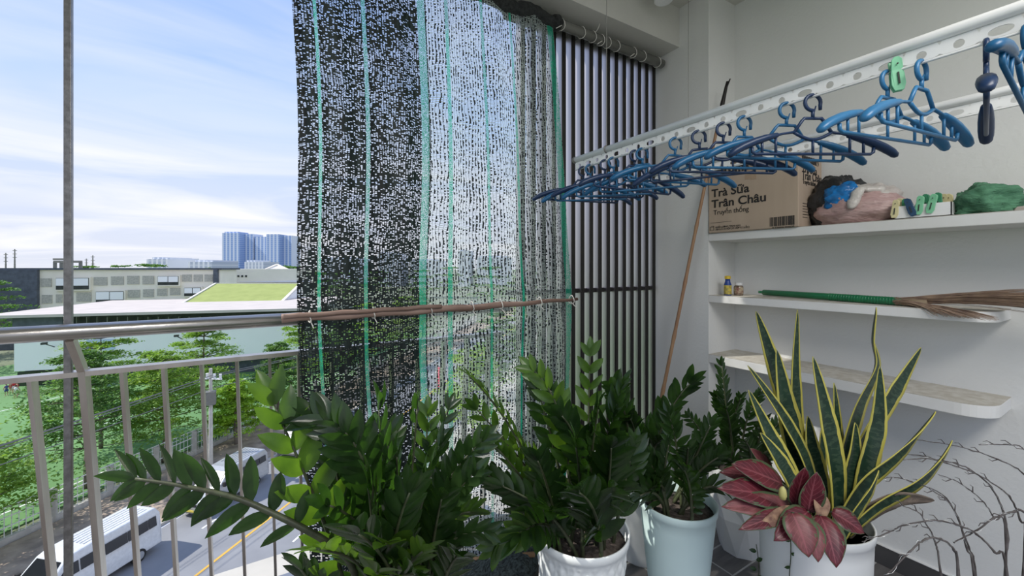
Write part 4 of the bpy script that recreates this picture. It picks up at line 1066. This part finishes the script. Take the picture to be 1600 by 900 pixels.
HG = [(912, 'navyhang', -34, 3, 'navy hanger at the far end of the rail, nearest the slats'),
      (922, 'bluehang', -27, -2, 'mid blue hanger second from the far rail end'),
      (946, 'navyhang', -36, 2, 'navy hanger third from the far rail end, by the cable clamp'),
      (958, 'bluehang', -28, -3, 'mid blue hanger just right of the cable clamp'),
      (993, 'navyhang', -20, 4, 'navy hanger fifth from the far end, sharing a close pair'),
      (1003, 'bluehang', -44, -2, 'mid blue hanger sixth from the far end, right of a close pair'),
      (1056, 'bluehang', -30, 3, 'mid blue hanger in front of the white pier edge'),
      (1091, 'navyhang', -42, -4, 'navy hanger over the left edge of the cardboard box'),
      (1131, 'navyhang', -36, 2, 'navy hanger in front of the box lettering'),
      (1163, 'bluehang', -27, 0, 'mid blue hanger above the box lettering'),
      (1230, 'bluehang', -31, 2, 'mid blue hanger above the right edge of the box'),
      (1270, 'navyhang', -31, 0, 'large dark navy hanger right of the cardboard box'),
      (1387, 'skyhang', -13, 0, 'bright blue hanger left of the green peg'),
      (1440, 'skyhang', -8, 0, 'bright blue hanger right of the green peg'),
      (1541, 'navyhang', 9.5, 0, 'navy hanger turned edge on at the right'),
      (1604, 'bluehang', -.5, 13, 'blue hanger cut off by the right picture edge')]
def copy_tree(o, parent=None):
    c_ = o.copy(); COL.objects.link(c_)
    if parent: c_.parent = parent
    for ch in o.children: copy_tree(ch, c_)
    return c_
for (u, m, yaw, tilt, lab) in HG:
    d = ray(u, 418); y = RX1/d.x*d.y
    loc = (RX1, y, WIRE+.0065); rot = (0, math.radians(tilt), math.radians(yaw))
    if m not in cache: cache[m] = build_hanger(M[m], loc, rot, lab)
    else:
        h = copy_tree(cache[m]); h.location = loc; h.rotation_euler = rot; h['label'] = lab
d = ray(1401, 418); y = RX1/d.x*d.y
pg = peg(M['pegG'], 'mint green clothes peg clipped on the nearer drying rail', (RX1, y, WIRE-.012), (-.1, 0, math.radians(35)), 'clothes peg on the rail')
del pg['group']

# downlight added near the beam, standing for a glass reflection of an indoor lamp
dl = thing('reflection_lamp', 'small round warm downlight added for a lamp reflection, at the top beside the beam', 'lamp', (1.90, 1.50, 2.98))
MB().lathe([(.045, -.125), (.05, -.12), (.05, 0), (0, 0)], n=24).build('housing', M['white_metal'], dl, local=True, smooth=False)
MB().lathe([(0, -.123), (.04, -.123), (.04, -.118), (0, -.118)], n=24).build('lens', mat('warm_lens', (1, .80, .5), .4, emit=3), dl, local=True)
# ================================================================ PLANTS
def leaf(mb, base, d, nrm, L_, w, curl=.15, fold=.12, rows=6, shape=None, uv=False):
    """an oval leaf starting at base, pointing along d, facing nrm"""
    d = d.normalized(); s = d.cross(nrm)
    if s.length < 1e-3: s = d.orthogonal()
    s.normalize(); n = s.cross(d).normalized()
    b0 = len(mb.v)
    for i in range(rows+1):
        t = i/rows
        ww = w/2*(shape(t) if shape else (math.sin(math.pi*min(1, t*.94+.03)**.85)**.75))
        if i == rows: ww = 0.0004
        c = base+d*(L_*t)+n*(-curl*L_*t*t)
        for k, q in enumerate((-1, -.5, 0, .5, 1)):
            mb.v.append(c+s*(ww*q)+n*(abs(q)*ww*fold*2))
    for i in range(rows):
        for k in range(4):
            a = b0+i*5+k; f = (a, a+1, a+6, a+5)
            if uv: mb.face(f, [((k)/4, i/rows), ((k+1)/4, i/rows), ((k+1)/4, (i+1)/rows), (k/4, (i+1)/rows)])
            else: mb.f.append(f)
def frond(plant, pts, nl, L_, side, m, seed, r0=.0065, start=.25, w=.42, up=.25, ang=55, leaves2=True):
    rnd = random.Random(seed)
    path = bez(pts, 20) if len(pts) <= 4 else spline(pts, 5)
    n = len(path)
    st = MB(); st.tube(path, [r0*(1-.75*i/(n-1))+.0008 for i in range(n)], 7)
    so_ = st.build('stem', M['stem'], plant, smooth=True)
    lf = MB(); side = Vector(side)
    for k in range(nl):
        t = start+(1-start)*k/(nl-1); x = t*(n-1); i = min(int(x), n-2); p = path[i].lerp(path[i+1], x-i)
        d = (path[i+1]-path[i]).normalized(); s = (side-d*d.dot(side)).normalized(); nn = s.cross(d).normalized()
        if nn.z < 0: nn = -nn
        for sg in ((1, -1) if leaves2 else (1 if k % 2 else -1,)):
            aa = math.radians(ang*(1-.45*t)+rnd.uniform(-9, 9))
            ld = d*math.cos(aa)+s*sg*math.sin(aa)+nn*(up+rnd.uniform(-.15, .15))
            ln = (nn+Vector((rnd.uniform(-.35, .35), rnd.uniform(-.35, .35), .1))).normalized()
            l = L_*(.75+.35*math.sin(math.pi*min(1, t*.9)))*rnd.uniform(.88, 1.1)
            leaf(lf, p, ld, ln, l, l*w*rnd.uniform(.9, 1.1), curl=rnd.uniform(.02, .22))
    leaf(lf, path[-1], (path[-1]-path[-2]), nn, L_*.9, L_*.9*w)
    lf.build('leaflets', m, so_, smooth=True)
def zz(name, label, cf, cu_, zs, potfn, fronds, L_, seed, group='potted zz plants'):
    c = P(cu_, CV, cf); c.z = 0
    t = thing('potted_plant', label, 'plant', c, group=group)
    rs = potfn(t, c, zs)
    MB().lathe([(0, -.01), (rs*.6, .006), (rs, -.004)], c+Vector((0, 0, zs-.02)), 28).build('soil', M['soil'], t, smooth=True)
    rnd = random.Random(seed)
    for k, fd in enumerate(fronds):
        (u, v, f, nl, l, mt) = fd[:6]
        mids = fd[6] if len(fd) > 6 else None
        tip = P(u, v, f); a = rnd.random()*6.28; r_ = rs*.55*rnd.random()**.5
        dirn = Vector((tip.x-c.x, tip.y-c.y, 0)); dl_ = dirn.length
        b = c+Vector((math.cos(a)*r_, math.sin(a)*r_, zs-.03))
        if dl_ > .01: b += dirn/dl_*min(rs*.5, dl_*.3)
        if mids: pts = [b]+[P(*q) for q in mids]+[tip]
        else:
            h = tip.z-b.z; mid = b+Vector((dirn.x*.22, dirn.y*.22, max(h*.7, .06))); pts = [b, mid, tip]
        sd = FW.cross(tip-b) if rnd.random() < .75 else Vector((math.cos(a), math.sin(a), .2))
        if sd.length < .01: sd = RT.copy()
        sd = sd.normalized()+Vector((rnd.uniform(-.3, .3), rnd.uniform(-.3, .3), 0))
        if len(fd) > 7: frond(t, pts, nl, l, fd[7], M[mt], seed*31+k, ang=82, up=.1, start=.40, w=.34, r0=.011)
        else: frond(t, pts, nl, l, sd, M[mt], seed*31+k, w=(.34 if L_ < .075 else .40))
    return t
def pot_round(R_, Rb, H, m, lipw=.008, ribs=0, name='pot'):
    def fn(t, c, zs):
        def f(r_, z, a):
            if ribs and .03 < z < H-.045 and r_ > Rb*.95:
                w = (a/(2*math.pi)*22) ; q1 = abs(((w+z*14) % 1)-.5)*2; q2 = abs(((w-z*14) % 1)-.5)*2
                return r_*(.955+.045*min(q1, q2)**.7)
            return r_
        n = 264 if ribs else 56; nr = 40 if ribs else 12
        prof = [(0, 0), (Rb, 0), (Rb+.003, .006)]
        for k in range(1, nr+1): q = k/nr; prof.append((Rb+(R_-.004-Rb)*q**.85, .006+(H-.036)*q))
        prof += [(R_, H-.026), (R_+lipw*.2, H-.003), (R_-.001, H), (R_-.004, H), (R_-.006, H-.004), (R_-.012, H-.08), (R_-.025, H-.12), (0, H-.12)]
        MB().lathe(prof, c, n, fn=f).build('pot', m, t, smooth=True)
        return R_-.012
    return fn
def pot_facet(R_, Rb, H, m):
    def fn(t, c, zs):
        mb = MB(); n = 9
        rows = [(Rb, 0, 0), (R_*.97, H*.45, .5), (R_*1.02, H*.8, 0), (R_, H, .5)]
        for r_, z, o in rows:
            for k in range(n): a = 2*math.pi*(k+o)/n; mb.v.append(c+Vector((math.cos(a)*r_, math.sin(a)*r_, z)))
        for i in range(3):
            for k in range(n):
                k2 = (k+1) % n; a, b, d, e = i*n+k, i*n+k2, (i+1)*n+k, (i+1)*n+k2
                if rows[i+1][2] > rows[i][2]: mb.f += [(a, b, d), (b, e, d)]
                else: mb.f += [(a, b, d), (b, e, d)]
        mb.f.append(tuple(range(n))[::-1])
        mb.build('pot', m, t, solid=.008)
        return R_-.02
    return fn
Z = 'zz'; Y = 'zzyoung'
P1 = [ # tip u, v, depth, leaf count, leaf length, material, mid points
 (212, 748, 1.02, 11, .098, Z, [(545, 875, 1.12), (400, 790, 1.05), (300, 762, 1.03)], (.25, -.15, 1)),
 (428, 632, 1.10, 8, .115, Y, [(520, 830, 1.16), (478, 745, 1.12)]),
 (490, 652, 1.14, 13, .105, Z, [(600, 790, 1.2), (575, 660, 1.16)]),
 (592, 640, 1.22, 8, .10, Z, [(600, 800, 1.22)]),
 (652, 638, 1.30, 12, .080, Z, [(640, 800, 1.26)]),
 (668, 650, 1.36, 10, .075, Y, [(662, 800, 1.3)]),
 (752, 690, 1.30, 11, .080, Z, [(650, 800, 1.24), (700, 740, 1.27)]),
 (738, 742, 1.22, 10, .080, Z, [(650, 830, 1.2)]),
 (756, 830, 1.20, 9, .075, Z, [(660, 830, 1.2)]),
 (735, 800, 1.30, 9, .075, Y, [(680, 800, 1.3)]),
 (690, 700, 1.15, 10, .080, Z, None), (620, 715, 1.05, 9, .095, Z, None), (575, 760, 1.02, 8, .10, Z, None),
 (515, 790, 1.05, 8, .09, Z, None), (525, 735, 1.2, 9, .09, Z, None), (500, 860, 1.0, 8, .09, Y, None), (560, 835, .95, 7, .10, Z, None),
 (600, 850, .95, 7, .09, Y, None), (660, 862, .98, 7, .08, Y, None), (715, 870, 1.05, 8, .08, Z, None), (640, 770, 1.02, 9, .09, Z, None), (470, 890, 1.1, 7, .08, Z, None),
 (690, 780, 1.08, 8, .085, Z, None), (545, 705, 1.28, 8, .09, Z, None), (610, 680, 1.35, 9, .085, Z, None), (700, 640, 1.4, 8, .07, Z, None), (590, 900, .92, 6, .09, Y, None), (650, 900, .95, 6, .08, Z, None)]
P2 = [(733, 588, 1.42, 13, .062, Y, [(850, 740, 1.44), (790, 640, 1.42)]),
 (832, 582, 1.55, 11, .075, Z, [(880, 740, 1.5), (850, 640, 1.52)]),
 (922, 556, 1.50, 11, .080, Y, [(915, 740, 1.46)]),
 (835, 580, 1.45, 9, .085, Y, [(900, 720, 1.42), (880, 620, 1.44)]),
 (972, 608, 1.40, 12, .085, Z, [(945, 740, 1.42), (950, 670, 1.4)]),
 (935, 640, 1.32, 10, .085, Z, None), (878, 650, 1.34, 10, .085, Z, None), (900, 700, 1.22, 9, .095, Z, None), (955, 700, 1.25, 9, .10, Z, None),
 (745, 640, 1.5, 10, .07, Y, [(840, 740, 1.48)]), (765, 690, 1.38, 10, .075, Y, [(840, 760, 1.4)]), (750, 735, 1.35, 9, .075, Z, None), (785, 760, 1.3, 9, .085, Z, None),
 (778, 850, 1.28, 8, .085, Y, [(830, 800, 1.3)]), (815, 835, 1.2, 7, .095, Z, [(850, 800, 1.25)]), (860, 800, 1.15, 7, .10, Z, None), (905, 770, 1.15, 7, .11, Z, None), (955, 770, 1.2, 7, .11, Z, None),
 (840, 720, 1.28, 9, .085, Z, None), (810, 700, 1.45, 10, .075, Y, None), (860, 610, 1.6, 10, .075, Z, None), (990, 700, 1.45, 8, .085, Z, None), (935, 830, 1.18, 6, .09, Z, None)]
P3 = [(1110, 665, 1.55, 12, .065, Z, [(1075, 740, 1.56)]), (1122, 715, 1.5, 12, .062, Z, [(1085, 735, 1.5)]), (1126, 765, 1.48, 9, .055, Z, [(1100, 745, 1.5)]), (1000, 775, 1.4, 7, .085, Z, [(1030, 755, 1.45)]),
 (985, 745, 1.5, 10, .075, Z, None), (1010, 715, 1.5, 11, .070, Z, None), (1045, 695, 1.48, 11, .070, Z, None), (1075, 700, 1.42, 10, .07, Z, None), (1095, 690, 1.6, 10, .065, Z, None), (1045, 650, 1.6, 10, .065, Z, None), (1070, 735, 1.38, 9, .07, Z, None), (1030, 760, 1.38, 8, .075, Z, None)]
P3B = [(1078, 600, 1.85, 11, .105, Z, [(1015, 725, 1.9), (1035, 640, 1.86)]), (962, 606, 1.75, 10, .10, Z, None), (985, 655, 1.8, 10, .085, Z, None), (965, 700, 1.75, 9, .085, Z, None), (975, 740, 1.7, 8, .10, Z, None), (1030, 690, 1.85, 9, .085, Z, None), (995, 690, 1.7, 9, .09, Z, None), (1040, 660, 1.9, 9, .08, Z, None)]
P4 = [(1128, 572, 2.0, 20, .060, Z, [(1140, 690, 2.0)]), (1158, 622, 2.0, 16, .055, Z, None), (1078, 652, 1.95, 13, .060, Z, [(1120, 700, 2.0)]), (1184, 618, 2.05, 12, .055, Z, None), (1228, 650, 2.0, 11, .065, Z, None), (1250, 700, 1.95, 10, .065, Z, None), (1195, 660, 1.9, 11, .065, Z, None), (1135, 640, 1.9, 15, .06, Z, None), (1100, 700, 1.9, 10, .065, Z, None), (1165, 690, 1.8, 10, .065, Z, None), (1210, 700, 1.85, 10, .065, Z, None), (1120, 620, 2.05, 14, .055, Z, None)]
zz('p', 'large potted zz plant at the left, one long stem reaching over the road', 1.22, 598, .34, pot_round(.17, .13, .36, M['pot']), P1, .1, 3)
zz('p', 'bushy zz plant in a white pot with ribbed diamond pattern', 1.45, 908, .445, pot_round(.165, .125, .465, M['pot'], ribs=1), P2, .08, 5)
zz('p', 'zz plant in a tall smooth pale mint tapered pot', 1.56, 1058, .485, pot_round(.140, .082, .50, M['potteal']), P3, .07, 8)
zz('p', 'zz plant with a tall leafy stalk in the white pot behind the mint pot', 1.98, 1002, .40, pot_round(.14, .10, .42, M['potwhite']), P3B, .09, 11)
zz('p', 'zz plant in the faceted white pot under the lowest shelf', 2.02, 1157, .38, pot_facet(.135, .09, .40, M['potwhite']), P4, .06, 14)

# ---------------------------------------------------------------- snake plant
def snake_stripe(nt, col):
    vec, s, t = uvxy(nt)
    e = nmath(nt, 'ABSOLUTE', nmath(nt, 'SUBTRACT', s, .5))
    wob = nmath(nt, 'MULTIPLY', nmath(nt, 'SUBTRACT', noi(nt, cmb(nt, nmath(nt, 'MULTIPLY', s, .1), nmath(nt, 'MULTIPLY', t, 14.0)), 1.0), .5), .10)
    edge = nmath(nt, 'GREATER_THAN', nmath(nt, 'ADD', e, wob), .345)
    band = nmath(nt, 'GREATER_THAN', noi(nt, cmb(nt, nmath(nt, 'MULTIPLY', s, 2.0), nmath(nt, 'MULTIPLY', t, 38.0)), 1.0, 3), .53)
    c = mixc(nt, nmath(nt, 'MULTIPLY', band, .75), col, (.045, .08, .045))
    return mixc(nt, edge, c, (.56, .50, .10))
M['snake'] = leafmat('snake_leaf', (.018, .050, .028), (.010, .030, .018), .38, .12, (1.5, 1.5, 1), uvstripe=snake_stripe)
M['dryleaf'] = mat('dry_leaf', (.22, .17, .13), .85, var=(.12, .095, .075), vscale=30, stretch=(1, 1, 1), bump=.5)
c5 = P(1270, CV, 1.42); c5.z = 0
sp_ = thing('potted_plant', 'snake plant with yellow edged leaves and red aglaonema in a white pot', 'plant', c5)
rs = pot_round(.166, .146, .53, M['potwhite'], lipw=.004)(sp_, c5, .51)
MB().lathe([(0, 0), (rs, 0)], c5+Vector((0, 0, .485)), 28).build('soil', M['soil'], sp_, smooth=True)
def blade(pts, wpx, m, twist=0, tw0=0, name='blade'):
    path = spline([P(*q) for q in pts], 8); n = len(path); mb = MB(); f0 = pts[0][2]
    w0 = (1.0+.22*math.sin(wpx*2.7+pts[0][0]))*wpx/FPX*f0
    for i, p in enumerate(path):
        t = i/(n-1); d = (path[min(i+1, n-1)]-path[max(i-1, 0)]).normalized()
        s = FW.cross(d).normalized()*-1; nn = d.cross(s).normalized()
        a = tw0+twist*t; s2 = s*math.cos(a)+nn*math.sin(a); n2 = -s*math.sin(a)+nn*math.cos(a)
        ww = w0/2*min(1, (.55+1.3*t))*min(1, ((1-t)*2.6+.0)**.75) if t < 1 else .0005
        for q in (-1, -.55, 0, .55, 1): mb.v.append(p+s2*ww*q+n2*abs(q)*ww*.28)
    for i in range(n-1):
        for k in range(4):
            a_ = i*5+k; mb.face((a_, a_+1, a_+6, a_+5), [(k/4, i/(n-1)), ((k+1)/4, i/(n-1)), ((k+1)/4, (i+1)/(n-1)), (k/4, (i+1)/(n-1))])
    o = mb.build(name, m, sp_, smooth=True, solid=.0025)
    return o
SN = [
 ([(1262, 830, 1.44), (1245, 740, 1.46), (1222, 620, 1.48), (1200, 545, 1.48), (1181, 486, 1.47)], 24, 0, 0),
 ([(1255, 830, 1.50), (1248, 700, 1.52), (1242, 590, 1.52), (1246, 484, 1.5)], 23, .2, 0),
 ([(1262, 830, 1.42), (1245, 720, 1.42), (1228, 640, 1.42), (1213, 546, 1.42)], 31, .4, -.2),
 ([(1280, 830, 1.38), (1262, 730, 1.38), (1222, 650, 1.38), (1168, 571, 1.38)], 20, 0, .5),
 ([(1262, 830, 1.36), (1235, 745, 1.36), (1205, 685, 1.36), (1169, 609, 1.36)], 32, .3, 0),
 ([(1268, 830, 1.33), (1240, 760, 1.33), (1215, 715, 1.33), (1188, 676, 1.33)], 26, 0, .3),
 ([(1308, 840, 1.34), (1306, 740, 1.34), (1290, 650, 1.34), (1270, 557, 1.34)], 36, .0, .1),
 ([(1298, 830, 1.46), (1304, 740, 1.48), (1307, 670, 1.48), (1303, 598, 1.48)], 24, .3, 0),
 ([(1300, 830, 1.44), (1318, 720, 1.46), (1338, 640, 1.48), (1366, 575, 1.49), (1362, 530, 1.49), (1369, 480, 1.48)], 34, 1.25, -.1),
 ([(1302, 830, 1.48), (1335, 720, 1.50), (1385, 630, 1.52), (1412, 585, 1.53), (1439, 543, 1.53)], 34, 0, .1),
 ([(1330, 830, 1.36), (1352, 740, 1.36), (1372, 660, 1.36), (1375, 571, 1.36)], 24, 0, -.6),
 ([(1308, 830, 1.38), (1322, 760, 1.38), (1333, 710, 1.38), (1336, 660, 1.38)], 26, .3, 0),
 ([(1305, 830, 1.32), (1345, 760, 1.31), (1395, 715, 1.30), (1430, 680, 1.30), (1462, 643, 1.30)], 27, .9, 0),
 ([(1320, 835, 1.34), (1370, 790, 1.32), (1430, 755, 1.30), (1466, 720, 1.30), (1488, 688, 1.30)], 30, .5, .2),
 ([(1330, 835, 1.42), (1345, 760, 1.44), (1362, 700, 1.45), (1368, 655, 1.45)], 36, .3, .2),
 ([(1312, 845, 1.28), (1335, 800, 1.27), (1358, 765, 1.26), (1373, 735, 1.26)], 26, .5, .2),
 ([(1285, 830, 1.40), (1282, 760, 1.40), (1268, 700, 1.40), (1262, 650, 1.40)], 28, 0, 0),
 ([(1290, 835, 1.42), (1286, 770, 1.42), (1283, 700, 1.44), (1284, 668, 1.44)], 22, 0, .3)]
for pts, w, tw, t0 in SN: blade(pts, w, M['snake'], tw, t0)
o = blade([(1315, 840, 1.36), (1350, 800, 1.34), (1400, 777, 1.32), (1460, 782, 1.31)], 30, M['dryleaf'], .4, .1, 'dry_blade'); o['label'] = 'dry brown snake plant leaf'

def agl(nt, col):
    vec, s, t = uvxy(nt)
    e = nmath(nt, 'ABSOLUTE', nmath(nt, 'SUBTRACT', s, .5))
    v = noi(nt, cmb(nt, nmath(nt, 'MULTIPLY', e, 6.0), nmath(nt, 'ADD', nmath(nt, 'MULTIPLY', t, 9.0), nmath(nt, 'MULTIPLY', e, -9.0))), 1.0, 3)
    vein = nmath(nt, 'LESS_THAN', nmath(nt, 'FRACT', nmath(nt, 'SUBTRACT', nmath(nt, 'MULTIPLY', t, 8.0), nmath(nt, 'MULTIPLY', e, 5.0))), .10)
    mid = nmath(nt, 'LESS_THAN', e, .035)
    c = mixc(nt, nmath(nt, 'MULTIPLY', nmath(nt, 'MAXIMUM', vein, mid), .55), col, (.34, .10, .12))
    gr = nmath(nt, 'GREATER_THAN', nmath(nt, 'ADD', e, nmath(nt, 'MULTIPLY', nmath(nt, 'SUBTRACT', v, .5), .5)), .43)
    return mixc(nt, gr, c, (.10, .14, .07))
M['agl'] = leafmat('aglaonema_leaf', (.15, .018, .030), (.08, .010, .018), .4, .2, (1.5, 1, 1), vscale=25, uvstripe=agl)
M['aglpink'] = leafmat('aglaonema_leaf_pink', (.24, .08, .08), (.14, .035, .04), .45, .2, (1.5, 1, 1), vscale=30, uvstripe=agl)
M['agldry'] = mat('aglaonema_leaf_dry', (.38, .24, .15), .8, var=(.16, .08, .06), vscale=45, bump=.5)
AG = [((1228, 778, 1.28), (1129, 758, 1.22), 46, 'agl', .1), ((1222, 756, 1.30), (1150, 722, 1.27), 44, 'agl', .1), ((1238, 792, 1.25), (1138, 785, 1.20), 40, 'aglpink', .15), ((1232, 800, 1.22), (1159, 824, 1.16), 26, 'agl', .1),
      ((1242, 790, 1.24), (1254, 725, 1.22), 34, 'agl', -.1), ((1262, 800, 1.22), (1274, 735, 1.20), 40, 'agl', -.05), ((1238, 802, 1.18), (1270, 866, 1.10), 52, 'aglpink', .25), ((1282, 806, 1.20), (1316, 878, 1.10), 46, 'agl', .3),
      ((1300, 800, 1.25), (1354, 830, 1.20), 38, 'agl', .2), ((1260, 810, 1.18), (1286, 872, 1.10), 36, 'aglpink', .3), ((1205, 735, 1.36), (1176, 700, 1.36), 24, 'aglpink', .1), ((1192, 745, 1.38), (1128, 735, 1.36), 30, 'agl', .1),
      ((1250, 800, 1.22), (1200, 812, 1.16), 26, 'agldry', .3), ((1280, 770, 1.22), (1292, 818, 1.18), 24, 'agldry', .4), ((1262, 800, 1.20), (1222, 835, 1.13), 40, 'agl', .3)]
for a, b, w, m, cu in AG:
    A_ = P(*a); B_ = P(*b); mb = MB(); d = B_-A_
    up_v = (Vector((0, 0, 1))*.75-FW*.65)
    leaf(mb, A_, d, up_v, d.length, w/FPX*a[2], curl=cu, fold=.10, rows=10, shape=lambda t: math.sin(math.pi*min(1, t*.95+.04)**.75)**.8, uv=True)
    lo = mb.build('red_leaf', M[m], sp_, smooth=True, solid=.001)
    MB().tube(bez([c5+Vector((0, 0, .49)), (c5+Vector((0, 0, .56))).lerp(A_, .6), A_], 6), .0032, 6).build('leaf_stalk', mat('agl_stalk', (.35, .16, .14), .5) if False else M['stem'], sp_, smooth=True)
q = P(1223, 771, 1.20); MB().lathe([(0, -.020), (.008, -.016), (.011, -.004), (.009, .012), (.003, .020), (0, .021)], q, 14).build('bud', mat('yellow_bud', (.50, .46, .16), .5), sp_, smooth=True)
# small trailing vine on the pot front
mb = MB(); ang0 = math.atan2(-(c5.y), -(c5.x))-.36
rim = lambda z, a: c5+Vector((math.cos(a)*(.148+.018*(z/.53)+.005), math.sin(a)*(.148+.018*(z/.53)+.005), z))
pts = [rim(z, ang0+.02*math.sin(z*30)) for z in [.545, .50, .44, .38, .31, .24, .17, .10]]
mb.tube(spline(pts, 3), .0015, 5)
lv = MB()
for k in range(9):
    z = .50-k*.045; p = rim(z, ang0+.02*math.sin(z*30)); s = 1 if k % 2 else -1
    leaf(lv, p, RT*s*.9+Vector((0, 0, -.3)), -FW, .018, .012, rows=4)
vi = mb.build('vine', M['stem'], sp_, smooth=True); lv.build('vine_leaves', M['zz'], vi, smooth=True)
# second little vine standing on the floor left of the pot
vb = Pz(1180, 1010, 0.0)
mb = MB(); lv = MB(); tv = Vector((0, 0, 0)); p0 = P(1183, 905, 1.45); pts = [Vector((p0.x, p0.y, z)) + RT*.006*math.sin(z*25) for z in (.0, .12, .22, .30, .36, .40)]
mb.tube(spline(pts, 3), .0015, 5)
tv_ = thing('vine_sprig', 'thin small leaved vine sprig standing left of the snake plant pot', 'vine', (p0.x, p0.y, 0)); sv = mb.build('stem', M['stem'], tv_, smooth=True)
for k in range(9): p = pts[0].lerp(pts[-1], .3+k*.08); leaf(lv, p, RT*(1 if k % 2 else -1)+Vector((0, 0, .2)), -FW+Vector((0, 0, .5)), .024, .014, rows=4)
lv.build('leaflets', M['zz'], sv, smooth=True)

# ---------------------------------------------------------------- dry arching twigs
dt = thing('dried_branches', 'bundle of bare arching dark twigs with silver wire at the lower right', 'branches', (P(1560, 418, 1.2).x, P(1560, 418, 1.2).y, 0))
def zp(x, y, f): return P(1340+x/3.46, 640+y/3.46, f)
TW = [([(815, 1500), (800, 900), (812, 700), (790, 560), (720, 420), (600, 320), (480, 280), (350, 265), (150, 280)], 1.22, 1.32, .0042),
 ([(830, 1500), (905, 720), (880, 600), (820, 470), (700, 380), (600, 330), (480, 290), (350, 250), (200, 240)], 1.26, 1.34, .0038),
 ([(900, 1500), (960, 500), (900, 350), (760, 270), (620, 220), (500, 190), (305, 162)], 1.24, 1.36, .0034),
 ([(990, 1500), (1010, 400), (900, 215), (800, 190), (655, 190)], 1.2, 1.3, .0030),
 ([(800, 1500), (800, 690), (740, 590), (680, 500), (600, 430), (520, 380), (435, 350)], 1.20, 1.26, .0030),
 ([(700, 1500), (630, 900), (590, 750), (540, 580), (480, 490), (385, 425)], 1.18, 1.25, .0042),
 ([(560, 1500), (450, 900), (420, 720), (360, 600), (320, 550), (230, 517)], 1.15, 1.2, .0036),
 ([(900, 1500), (810, 890), (740, 770), (640, 670), (530, 620), (400, 600), (250, 625), (165, 665), (20, 712)], 1.10, 1.22, .0042),
 ([(620, 1500), (545, 900), (520, 760), (450, 700), (370, 700), (280, 770), (150, 900)], 1.12, 1.05, .0045),
 ([(1100, 1500), (1080, 700), (900, 555), (850, 550), (740, 585), (640, 655), (520, 720)], 1.12, 1.16, .0046),
 ([(700, 1500), (640, 900), (600, 740), (480, 480), (290, 390), (200, 368), (120, 372)], 1.24, 1.34, .0030)]
rnd = random.Random(21)
for pts, f0, f1, r_ in TW:
    n = len(pts); P3_ = []
    for i, (x, y) in enumerate(pts):
        if i == 0:
            q = P(1340+x/3.46, 900, f0); P3_.append(Vector((q.x, q.y, .0)))
        else: P3_.append(zp(x, y, f0+(f1-f0)*i/(n-1)))
    path = spline(P3_, 7); k = len(path)
    path = [p+Vector((rnd.gauss(0, .0005), rnd.gauss(0, .0005), rnd.gauss(0, .0007))) for p in path]
    br_ = MB().tube(path, [.78*r_*(1-.6*i/k)*(1.3 if i % 7 == 0 else 1) for i in range(k)], 7).build('twig', M['bark'], dt, smooth=True)
    w = MB().tube([p+Vector((.003*math.sin(i*1.1), .003*math.cos(i*1.1), .004*math.cos(i*1.1))) for i, p in enumerate(path[k//3:])], .0006, 4).build('silver_wire', M['wire'], br_, smooth=True)
    tg = MB()
    for i in range(k//2, k-2, 5):
        d = (path[i+1]-path[i]).normalized(); s = d.cross(FW).normalized()*rnd.choice((-1, 1))
        MB().tube([path[i], path[i]+d*.012+s*.012, path[i]+d*.022+s*.010], [.0016, .0012, .0007], 5).build('spur', M['bark'], br_, smooth=True)
